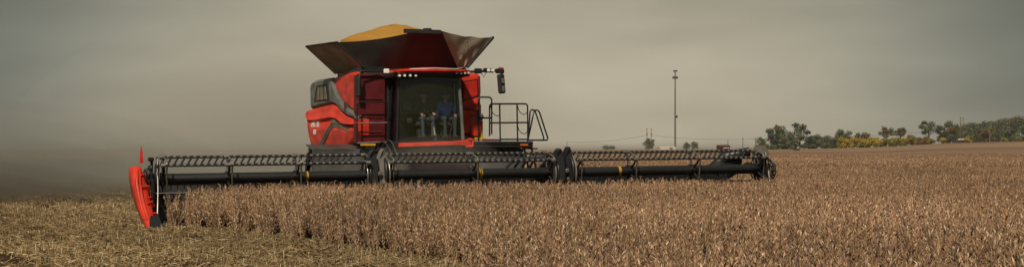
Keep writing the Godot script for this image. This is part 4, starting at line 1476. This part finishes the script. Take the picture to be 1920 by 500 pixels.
# ------------------------------------------------------------------ people in the cab
# bones: [from, to, radius, radius, colour]; meshed as surface nets on a grid
func flesh(v: PackedVector3Array, nm: PackedVector3Array, co: PackedColorArray, bones: Array, cell: float, k: float) -> void:
	var lo := Vector3.INF
	var hi := -Vector3.INF
	for b in bones:
		var rr := Vector3.ONE * (maxf(b[2], b[3]) + cell * 2.0)
		lo = lo.min(b[0] - rr).min(b[1] - rr)
		hi = hi.max(b[0] + rr).max(b[1] + rr)
	var n := Vector3i(((hi - lo) / cell).ceil()) + Vector3i.ONE
	var f := PackedFloat32Array()
	f.resize(n.x * n.y * n.z)
	f.fill(1.0)
	for b in bones:      # only the cells near each bone
		var a: Vector3 = b[0]
		var ab: Vector3 = b[1] - a
		var l2 := maxf(ab.length_squared(), 1e-9)
		var rm: float = maxf(b[2], b[3]) + k + cell * 2.0
		var i0 := Vector3i(((a.min(b[1]) - Vector3.ONE * rm - lo) / cell).floor()).clamp(Vector3i.ZERO, n - Vector3i.ONE)
		var i1 := Vector3i(((a.max(b[1]) + Vector3.ONE * rm - lo) / cell).ceil()).clamp(Vector3i.ZERO, n - Vector3i.ONE)
		for z in range(i0.z, i1.z + 1):
			for y in range(i0.y, i1.y + 1):
				var at := (z * n.y + y) * n.x
				for x in range(i0.x, i1.x + 1):
					var p := lo + Vector3(x, y, z) * cell - a
					var t := clampf(p.dot(ab) / l2, 0.0, 1.0)
					var d: float = (p - ab * t).length() - lerpf(b[2], b[3], t)
					var o := f[at + x]
					var h := maxf(k - absf(o - d), 0.0) / k
					f[at + x] = minf(o, d) - h * h * k * 0.25
	var grad := func(i: int, j: int, l: int) -> float:
		return f[(clampi(l, 0, n.z - 1) * n.y + clampi(j, 0, n.y - 1)) * n.x + clampi(i, 0, n.x - 1)]
	var vid := {}
	var pts := PackedVector3Array()
	var nms := PackedVector3Array()
	var cls := PackedColorArray()
	for z in n.z - 1:
		for y in n.y - 1:
			for x in n.x - 1:
				var at := (z * n.y + y) * n.x + x
				var neg := 0
				for c in 8:
					if f[at + (c & 1) + ((c >> 1) & 1) * n.x + (c >> 2) * n.x * n.y] < 0.0: neg += 1
				if neg == 0 or neg == 8: continue
				var s := Vector3.ZERO
				var cnt := 0
				for e in [[0, 1], [2, 3], [4, 5], [6, 7], [0, 2], [1, 3], [4, 6], [5, 7], [0, 4], [1, 5], [2, 6], [3, 7]]:
					var a: int = e[0]
					var b: int = e[1]
					var fa := f[at + (a & 1) + ((a >> 1) & 1) * n.x + (a >> 2) * n.x * n.y]
					var fb := f[at + (b & 1) + ((b >> 1) & 1) * n.x + (b >> 2) * n.x * n.y]
					if (fa < 0.0) != (fb < 0.0):
						var t := fa / (fa - fb)
						s += Vector3(a & 1, (a >> 1) & 1, a >> 2).lerp(Vector3(b & 1, (b >> 1) & 1, b >> 2), t)
						cnt += 1
				var p := lo + (Vector3(x, y, z) + s / cnt) * cell
				vid[at] = pts.size()
				pts.append(p)
				nms.append(Vector3(grad.call(x + 1, y, z) - grad.call(x, y, z) + grad.call(x + 1, y + 1, z + 1) - grad.call(x, y + 1, z + 1), grad.call(x, y + 1, z) - grad.call(x, y, z) + grad.call(x + 1, y + 1, z + 1) - grad.call(x + 1, y, z + 1), grad.call(x, y, z + 1) - grad.call(x, y, z) + grad.call(x + 1, y + 1, z + 1) - grad.call(x + 1, y + 1, z)).normalized())
				var best := 1e9
				var col := Color.WHITE
				for b in bones:
					var ab: Vector3 = b[1] - b[0]
					var t := clampf((p - b[0]).dot(ab) / maxf(ab.length_squared(), 1e-9), 0.0, 1.0)
					var d: float = (p - b[0] - ab * t).length() - lerpf(b[2], b[3], t)
					if d < best:
						best = d; col = b[4]
				cls.append(col)
	var step := [1, n.x, n.x * n.y]
	for z in range(1, n.z - 1):
		for y in range(1, n.y - 1):
			for x in range(1, n.x - 1):
				var at := (z * n.y + y) * n.x + x
				for ax in 3:
					var fa := f[at]
					var fb := f[at + step[ax]]
					if (fa < 0.0) == (fb < 0.0): continue
					var p: int = step[(ax + 1) % 3]
					var q: int = step[(ax + 2) % 3]
					var id := [at, at - p, at - p - q, at - q]
					var ok := true
					for i in id: ok = ok and vid.has(i)
					if not ok: continue
					var o := [0, 1, 2, 0, 2, 3] if fa >= 0.0 else [0, 2, 1, 0, 3, 2]
					for i in o:
						var g: int = vid[id[i]]
						v.append(pts[g]); nm.append(nms[g]); co.append(cls[g])

func person(at: Vector3, look: float, shirt: Color, sleeve: Color, trousers: Color, skin: Color, hair: Color, hands: Array, cap: bool, label: String) -> void:
	# hips at the origin on the seat; forward is +z
	var o := base("person", HEAD - U * 0.33 + U * at.x + Vector3(0, at.y, 0) + H * at.z, TURN)
	tag(o, label, "person", "people in the harvester cab")
	var shoe := Color(0.03, 0.025, 0.02)
	var v := PackedVector3Array()
	var nm := PackedVector3Array()
	var co := PackedColorArray()
	var B := []
	B.append([Vector3(-0.07, 0.05, 0), Vector3(0.07, 0.05, 0), 0.115, 0.115, trousers])
	B.append([Vector3(0, 0.12, 0), Vector3(0, 0.30, -0.01), 0.13, 0.135, shirt])
	B.append([Vector3(-0.06, 0.36, -0.01), Vector3(0.06, 0.36, -0.01), 0.125, 0.125, shirt])
	B.append([Vector3(-0.13, 0.47, -0.02), Vector3(0.13, 0.47, -0.02), 0.075, 0.075, shirt])
	B.append([Vector3(0, 0.50, -0.01), Vector3(0, 0.60, 0.015), 0.055, 0.052, skin])
	for s in [-1.0, 1.0]:
		var knee := Vector3(s * 0.15, 0.07, 0.43)
		var ank := Vector3(s * 0.13, -0.36, 0.46)
		B.append([Vector3(s * 0.09, 0.04, 0.04), knee, 0.088, 0.062, trousers])
		B.append([knee, ank, 0.060, 0.043, trousers])
		B.append([ank + Vector3(0, -0.04, -0.02), ank + Vector3(s * 0.02, -0.06, 0.16), 0.045, 0.035, shoe])
		var sh := Vector3(s * 0.185, 0.46, -0.02)
		var wr: Vector3 = hands[0 if s < 0 else 1]
		var mid := (sh + wr) * 0.5 + Vector3(s * 0.10, -0.13, -0.02)
		B.append([sh, sh.lerp(mid, 0.55), 0.056, 0.05, shirt])
		B.append([sh.lerp(mid, 0.55), mid, 0.048, 0.042, sleeve])
		B.append([mid, wr, 0.041, 0.029, sleeve])
	flesh(v, nm, co, B, 0.02, 0.03)
	# head, turned on the neck
	var hb := Basis(Vector3.UP, look)
	var hc := Vector3(0, 0.70, 0.03)
	var hd := []
	for e in [[Vector3(0, 0.035, -0.015), Vector3(0, 0.03, 0.0), 0.092, 0.09], [Vector3(0, -0.03, 0.025), Vector3(0, -0.06, 0.04), 0.07, 0.052], [Vector3(0, -0.085, 0.055), Vector3(0, -0.09, 0.062), 0.03, 0.028], [Vector3(0, 0.012, 0.092), Vector3(0, -0.022, 0.112), 0.011, 0.015], [Vector3(-0.035, 0.022, 0.082), Vector3(0.035, 0.022, 0.082), 0.014, 0.014], [Vector3(-0.022, -0.058, 0.086), Vector3(0.022, -0.058, 0.086), 0.010, 0.010], [Vector3(-0.088, 0.01, 0.0), Vector3(-0.092, -0.03, 0.005), 0.018, 0.012], [Vector3(0.088, 0.01, 0.0), Vector3(0.092, -0.03, 0.005), 0.018, 0.012], [Vector3(0, -0.1, -0.01), Vector3(0, -0.07, 0), 0.054, 0.056]]:
		hd.append([hc + hb * e[0], hc + hb * e[1], e[2], e[3], skin])
	for s in [-1.0, 1.0]:
		hd.append([hc + hb * Vector3(s * 0.033, 0.004, 0.0885), hc + hb * Vector3(s * 0.036, 0.004, 0.0885), 0.010, 0.010, Color(0.05, 0.04, 0.035)])
	flesh(v, nm, co, hd, 0.008, 0.014)
	for s in [-1.0, 1.0]:
		var wr: Vector3 = hands[0 if s < 0 else 1]
		var fw := (wr - Vector3(s * 0.2, 0.3, 0.0)).normalized()
		var si := fw.cross(Vector3.UP).normalized()
		var dn := fw.cross(si).normalized()
		if dn.y > 0: dn = -dn
		var F5 := [[wr, wr + fw * 0.075, 0.028, 0.03, skin], [wr + si * 0.018, wr + fw * 0.075 + si * 0.025, 0.02, 0.017, skin], [wr - si * 0.018, wr + fw * 0.075 - si * 0.025, 0.02, 0.017, skin]]
		for k in 4:
			var b0 := wr + fw * 0.08 + si * (k - 1.5) * 0.019
			var ln: float = [0.030, 0.036, 0.033, 0.024][k]
			var b1 := b0 + fw * ln
			var b2 := b1 + (fw * 0.4 + dn).normalized() * ln * 0.8
			var b3 := b2 + (dn - fw * 0.6).normalized() * ln * 0.6
			F5 += [[b0, b1, 0.0095, 0.009, skin], [b1, b2, 0.009, 0.0085, skin], [b2, b3, 0.0085, 0.0075, skin]]
		var th: Vector3 = wr + fw * 0.025 - si * s * 0.028
		F5 += [[th, th + fw * 0.03 - si * s * 0.022, 0.013, 0.011, skin], [th + fw * 0.03 - si * s * 0.022, th + fw * 0.055 - si * s * 0.016 + dn * 0.015, 0.010, 0.009, skin]]
		flesh(v, nm, co, F5, 0.006, 0.006)
	var arr := []
	arr.resize(Mesh.ARRAY_MAX)
	arr[Mesh.ARRAY_VERTEX] = v
	arr[Mesh.ARRAY_NORMAL] = nm
	arr[Mesh.ARRAY_COLOR] = co
	var m := ArrayMesh.new()
	m.add_surface_from_arrays(Mesh.PRIMITIVE_TRIANGLES, arr)
	inst("body", m, M.skin_and_cloth, o)
	# hair, and a cap with a peak
	var st := begin()
	var rings := []
	for i in 7:
		var t := i / 6.0 * 1.35
		var ring := []
		for k in 16:
			var a := TAU * k / 16
			var r := 0.105 * cos(t)
			ring.append(hc + hb * Vector3(cos(a) * r * 0.96, 0.045 + 0.10 * sin(t) - 0.035 * maxf(0.0, -sin(a)) * cos(t), sin(a) * r - 0.006))
		rings.append(ring)
	loft(st, rings, true)
	var hm := mat("hair_%d" % used["person"], hair.linear_to_srgb(), 0.9, 0.0, false)
	obj("cap" if cap else "hair", st, hm, o)
	if cap:
		st = begin()
		var a := []
		var b := []
		for k in 9:
			var t := lerpf(-1.0, 1.0, k / 8.0)
			a.append(hc + hb * Vector3(t * 0.09, 0.055 - 0.01 * t * t, 0.105 * sqrt(1.0 - 0.7 * t * t)))
			b.append(hc + hb * Vector3(t * 0.075, 0.036 - 0.018 * t * t, 0.175 - 0.05 * t * t))
		st.set_smooth_group(0)
		for k in 8:
			poly(st, [a[k], a[k + 1], b[k + 1], b[k]], Vector3.UP)
			poly(st, [a[k] - Vector3(0, 0.006, 0), a[k + 1] - Vector3(0, 0.006, 0), b[k + 1] - Vector3(0, 0.006, 0), b[k] - Vector3(0, 0.006, 0)], Vector3.DOWN)
		obj("cap_peak", st, hm, o)

func people() -> void:
	person(Vector3(0.07, 2.45, -4.66), 0.1, Color(0.03, 0.032, 0.036), Color(0.03, 0.032, 0.036), Color(0.035, 0.055, 0.085), Color(0.38, 0.22, 0.15), Color(0.03, 0.025, 0.02), [Vector3(-0.12, 0.19, 0.27), Vector3(0.20, 0.22, 0.27)], false, "person in dark shirt and blue jeans sitting at the steering wheel")
	person(Vector3(0.70, 2.45, -4.66), -0.5, Color(0.04, 0.17, 0.68), Color(0.04, 0.17, 0.68), Color(0.03, 0.045, 0.05), Color(0.42, 0.25, 0.17), Color(0.015, 0.017, 0.02), [Vector3(-0.14, 0.12, 0.22), Vector3(0.19, 0.20, 0.22)], true, "person in bright blue shirt and dark cap in passenger seat")

# ------------------------------------------------------------------ crop and stubble
# a ripe soybean plant: stem, upright branches, hanging pods
func soy_mesh(height: float, pods: int, pod_size: float, reach: float) -> ArrayMesh:
	var v := PackedVector3Array()
	var co := PackedColorArray()
	var stems := []
	var top := Vector3(rng.randfn() * 0.05, height, rng.randfn() * 0.05)
	stems.append([Vector3.ZERO, top, 0.0065])
	for k in 4:
		var a := rng.randf() * TAU
		var t := rng.randf_range(0.08, 0.45)
		var s := top * t
		stems.append([s, s + Vector3(cos(a) * reach * rng.randf_range(0.5, 1.0), height * rng.randf_range(0.35, 0.55), sin(a) * reach * rng.randf_range(0.5, 1.0)), 0.0045])
	for s in stems:
		var a: Vector3 = s[0]
		var b: Vector3 = s[1]
		var d := (b - a).normalized()
		var p := d.cross(Vector3(0.3, 0.1, 0.9)).normalized()
		var q := d.cross(p)
		var c := Color(0.36, 0.25, 0.155) * rng.randf_range(0.5, 1.25)
		for k in 3:
			var e0: Vector3 = (p * cos(TAU * k / 3) + q * sin(TAU * k / 3)) * s[2]
			var e1: Vector3 = (p * cos(TAU * (k + 1) / 3) + q * sin(TAU * (k + 1) / 3)) * s[2]
			for w in [a + e0, b + e0 * 0.5, b + e1 * 0.5, a + e0, b + e1 * 0.5, a + e1]:
				v.append(w); co.append(c)
	for k in pods:
		var s: Array = stems[0] if rng.randf() < 0.42 else stems[1 + rng.randi() % 4]
		var p: Vector3 = s[0].lerp(s[1], rng.randf_range(0.12, 1.0))
		var a := rng.randf() * TAU
		var d := Vector3(cos(a) * 0.42, rng.randf_range(-1.0, -0.3) if rng.randf() < 0.55 else rng.randf_range(0.3, 1.0), sin(a) * 0.42).normalized()
		var l := pod_size * rng.randf_range(0.7, 1.25)
		var w := l * 0.115
		var p1 := d.cross(Vector3(rng.randfn(), rng.randfn(), rng.randfn())).normalized()
		var p2 := d.cross(p1)
		var m := p + d * l * 0.55
		var e := p + d * l + p1 * l * 0.12
		var tone := rng.randf()
		var c := Color(0.58, 0.365, 0.22).lerp(Color(0.14, 0.077, 0.048), tone) * rng.randf_range(0.8, 1.15)
		if rng.randf() < 0.17: c = Color(0.64, 0.49, 0.325)
		var ring := [m + p1 * w, m + p2 * w * 0.7, m - p1 * w, m - p2 * w * 0.7]
		for i in 4:
			var j := (i + 1) % 4
			for t in [p, ring[i], ring[j], e, ring[j], ring[i]]:
				v.append(t); co.append(c)
	return raw_mesh(v, co)

func raw_mesh(v: PackedVector3Array, co: PackedColorArray) -> ArrayMesh:
	var nm := PackedVector3Array()
	nm.resize(v.size())
	for i in range(0, v.size(), 3):
		var n := (v[i + 2] - v[i]).cross(v[i + 1] - v[i]).normalized()
		nm[i] = n; nm[i + 1] = n; nm[i + 2] = n
	var arr := []
	arr.resize(Mesh.ARRAY_MAX)
	arr[Mesh.ARRAY_VERTEX] = v
	arr[Mesh.ARRAY_NORMAL] = nm
	arr[Mesh.ARRAY_COLOR] = co
	var m := ArrayMesh.new()
	m.add_surface_from_arrays(Mesh.PRIMITIVE_TRIANGLES, arr)
	return m

# loose straw: short standing stubs and lying stalks
func straw_mesh(n: int, r: float) -> ArrayMesh:
	var v := PackedVector3Array()
	var co := PackedColorArray()
	for k in n:
		var p := Vector3(rng.randf_range(-r, r), 0, rng.randf_range(-r, r))
		var stub := rng.randf() < 0.22
		var a := rng.randf() * TAU
		var d := Vector3(cos(a), rng.randf_range(-0.08, 0.32), sin(a)).normalized()
		var l := rng.randf_range(0.04, 0.17)
		if stub:
			d = Vector3(rng.randfn() * 0.25, 1, rng.randfn() * 0.25).normalized()
			l = rng.randf_range(0.05, 0.13)
		else:
			p.y = rng.randf_range(0.01, 0.07)
		var w := rng.randf_range(0.0025, 0.0055)
		var p1 := d.cross(Vector3(0.2, 0.9, 0.1)).normalized() * w
		var p2 := d.cross(p1).normalized() * w
		var c := Color(0.42, 0.315, 0.17).lerp(Color(0.16, 0.105, 0.055), rng.randf()) * rng.randf_range(0.75, 1.15)
		if rng.randf() < 0.12: c = Color(0.56, 0.46, 0.29)
		var e := [p1, -p1 * 0.5 + p2, -p1 * 0.5 - p2]
		for i in 3:
			var j := (i + 1) % 3
			for t in [p + e[i], p + d * l + e[j], p + d * l + e[i], p + e[i], p + e[j], p + d * l + e[j]]:
				v.append(t); co.append(c)
		if rng.randf() < 0.5:   # a scrap of pod or leaf
			var q := Vector3(rng.randf_range(-r, r), rng.randf_range(0.01, 0.05), rng.randf_range(-r, r))
			var s := rng.randf_range(0.01, 0.028)
			var t1 := Vector3(rng.randfn(), rng.randfn() * 0.4, rng.randfn()).normalized() * s
			var t2 := t1.cross(Vector3(rng.randfn(), 2.0, rng.randfn())).normalized() * s * 0.6
			for t in [q - t1, q + t2, q + t1, q - t1, q + t1, q - t2]:
				v.append(t); co.append(c * 1.05)
	return raw_mesh(v, co)

func scatter(called: String, meshes: Array, places: Array, tones: PackedColorArray, m: Material, label: String, category: String) -> void:
	var root := base(called, Vector3.ZERO)
	tag(root, label, category, "", "stuff")
	var split := []
	for k in meshes.size(): split.append([])
	for i in places.size(): split[i % meshes.size()].append(i)
	for k in meshes.size():
		if split[k].is_empty(): continue
		var mm := MultiMesh.new()
		mm.transform_format = MultiMesh.TRANSFORM_3D
		mm.use_colors = true
		mm.mesh = meshes[k]
		mm.instance_count = split[k].size()
		for j in split[k].size():
			mm.set_instance_transform(j, places[split[k][j]])
			mm.set_instance_color(j, tones[split[k][j]])
		var mi := MultiMeshInstance3D.new()
		mi.name = "plants" if called != "stubble" else "straw"
		mi.multimesh = mm
		mi.material_override = m
		mi.set_meta("kind", "stuff")
		root.add_child(mi, true)

func crops() -> void:
	var tone := FastNoiseLite.new()
	tone.seed = 31; tone.frequency = 0.12; tone.fractal_octaves = 3
	var near := []
	for k in 8: near.append(soy_mesh(rng.randf_range(0.76, 0.90), 85, 0.060, 0.12))
	var places := []
	var tones := PackedColorArray()
	var wide := []
	for k in 6: wide.append(soy_mesh(rng.randf_range(0.76, 0.88), 120, 0.075, 0.22))
	var fplaces := []
	var ftones := PackedColorArray()
	# bands of distance: [from, to, plants per square metre]
	for b in [[6.5, 16.0, 90.0], [16.0, 30.0, 150.0], [30.0, 48.0, 60.0], [48.0, 131.0, 14.0]]:
		var d0: float = b[0]
		var d1: float = b[1]
		var area := 0.52 * (d1 * d1 - d0 * d0)
		for k in int(area * b[2]):
			var d := sqrt(rng.randf_range(d0 * d0, d1 * d1))
			var x := d * rng.randf_range(-0.52, 0.52)
			if d > 45.0 and x / d < -0.05: continue
			# plants stand in drilled rows along the way the machine drives
			var q := to_machine(x, -d)
			var row := lerpf(q.x, snappedf(q.x, 0.38), 0.55) + rng.randfn() * 0.03
			var p := HEAD + U * row + H * q.y
			if not standing(p.x, p.z): continue
			var tn := 0.98 + 0.34 * tone.get_noise_2d(p.x, p.z) + 0.22 * tone.get_noise_2d(p.x * 0.2, p.z * 0.2) + rng.randfn() * 0.14
			var s := rng.randf_range(0.86, 1.14) * (1.0 + 0.10 * tone.get_noise_2d(p.x * 2.0 + 50.0, p.z * 2.0))
			# plants at the open edge lean and are shorter
			var lean := 0.09
			if d < 26.0 and p.x - edge_x(d) < 0.7:
				s *= rng.randf_range(0.82, 1.02); lean = 0.18
			var bs := Basis(Vector3.UP, rng.randf() * TAU) * Basis(Vector3.RIGHT, rng.randfn() * lean)
			p.y = ground(p.x, p.z) - 0.02
			var c := Color(tn, tn * (1.0 + rng.randfn() * 0.02), tn * (1.0 + rng.randfn() * 0.05))
			if d < 48.0:
				places.append(Transform3D(bs.scaled(Vector3(s, s, s)), p)); tones.append(c)
			else:
				fplaces.append(Transform3D(bs.scaled(Vector3(s * 1.3, s, s * 1.3)), p)); ftones.append(c)
	scatter("soybean_crop", near, places, tones, M.pod, "ripe brown soybean crop standing before the header", "crop")
	scatter("far_soybean_crop", wide, fplaces, ftones, M.pod, "ripe soybean crop stretching away beyond the header", "crop")
	# stubble and straw on the cut ground
	var straws := []
	for k in 6: straws.append(straw_mesh(34, 0.2))
	var sp := []
	var stn := PackedColorArray()
	for b in [[12.0, 22.0, 60.0], [22.0, 34.0, 40.0], [34.0, 60.0, 8.0]]:
		var area: float = 0.52 * (b[1] * b[1] - b[0] * b[0])
		for k in int(area * b[2]):
			var d := sqrt(rng.randf_range(b[0] * b[0], b[1] * b[1]))
			var x := d * rng.randf_range(-0.56, 0.30)
			if standing(x, -d) and not (d < 25.0 and x - edge_x(d) < 0.5): continue
			var q := to_machine(x, -d)
			# windrow stripes: thin where the wheels and dividers ran
			var stripe := sin((x * 0.83 + d * 0.56) * 3.3 + 1.3 * tone.get_noise_2d(x, d)) * 0.55 + 0.5 + 0.7 * tone.get_noise_2d(x * 5.0, d * 5.0)
			if rng.randf() > 0.10 + 0.72 * stripe: continue
			var tn := 0.92 + 0.30 * tone.get_noise_2d(x * 1.4, d * 1.4) + rng.randfn() * 0.10
			var s := rng.randf_range(0.75, 1.3)
			sp.append(Transform3D((Basis(Vector3.UP, rng.randf() * TAU)).scaled(Vector3(s, s * rng.randf_range(0.8, 1.5), s)), Vector3(x, 0.0, -d)))
			stn.append(Color(tn, tn * 0.99, tn * 0.96))
	scatter("stubble", straws, sp, stn, M.straw, "pale straw and short stubble on the harvested ground", "stubble")
	print("plants ", places.size(), " far ", fplaces.size(), " straw ", sp.size())

# ------------------------------------------------------------------ dust in the air
func dust() -> void:
	# each bank is a nest of ever smaller puffs, so that it thins out towards its rim
	for a in [
		# centre, size, density in all, colour, drift of the inner puffs, puffs
		[Vector3(-20.0, 0.0, -42.0), Vector3(20.0, 7.0, 22.0), 0.30, Color(0.42, 0.43, 0.38), Vector3(-1.5, -0.4, 1.0), 6],
		[Vector3(-20.5, 0.0, -35.5), Vector3(18.0, 3.0, 13.0), 0.45, Color(0.16, 0.11, 0.07), Vector3(-1.0, -0.3, 0.6), 5],
		[Vector3(-11.0, 1.0, -64.0), Vector3(32.0, 17.0, 34.0), 0.12, Color(0.86, 0.82, 0.72), Vector3(-5.0, -1.5, 2.0), 6]]:
		for k in a[5]:
			var t: float = float(k) / a[5]
			fog_bank([a[0] + a[4] * t, a[1] * (1.0 - 0.82 * t), a[2] / a[5] * (0.5 + t), a[3]], "dust cloud drifting over the cut ground behind the harvester")
	for k in 4:
		var t := k / 4.0
		fog_bank([HEAD - U * (0.3 + 0.3 * t) - H * 3.0 + Vector3(0, 1.25 - 0.1 * t, 0), Vector3(3.6, 1.7, 1.2) * (1.0 - 0.7 * t), 0.13 + 0.10 * t, Color(0.80, 0.72, 0.60)], "thin dust rising before the cab windscreen")

func fog_bank(a: Array, label: String) -> void:
	var f := FogVolume.new()
	f.name = numbered("dust_cloud")
	f.shape = RenderingServer.FOG_VOLUME_SHAPE_ELLIPSOID
	f.size = a[1]
	var m := FogMaterial.new()
	m.density = a[2]
	m.albedo = a[3].linear_to_srgb()
	f.material = m
	f.position = a[0]
	tag(f, label, "dust", "dust in the air", "stuff")
	add_child(f)
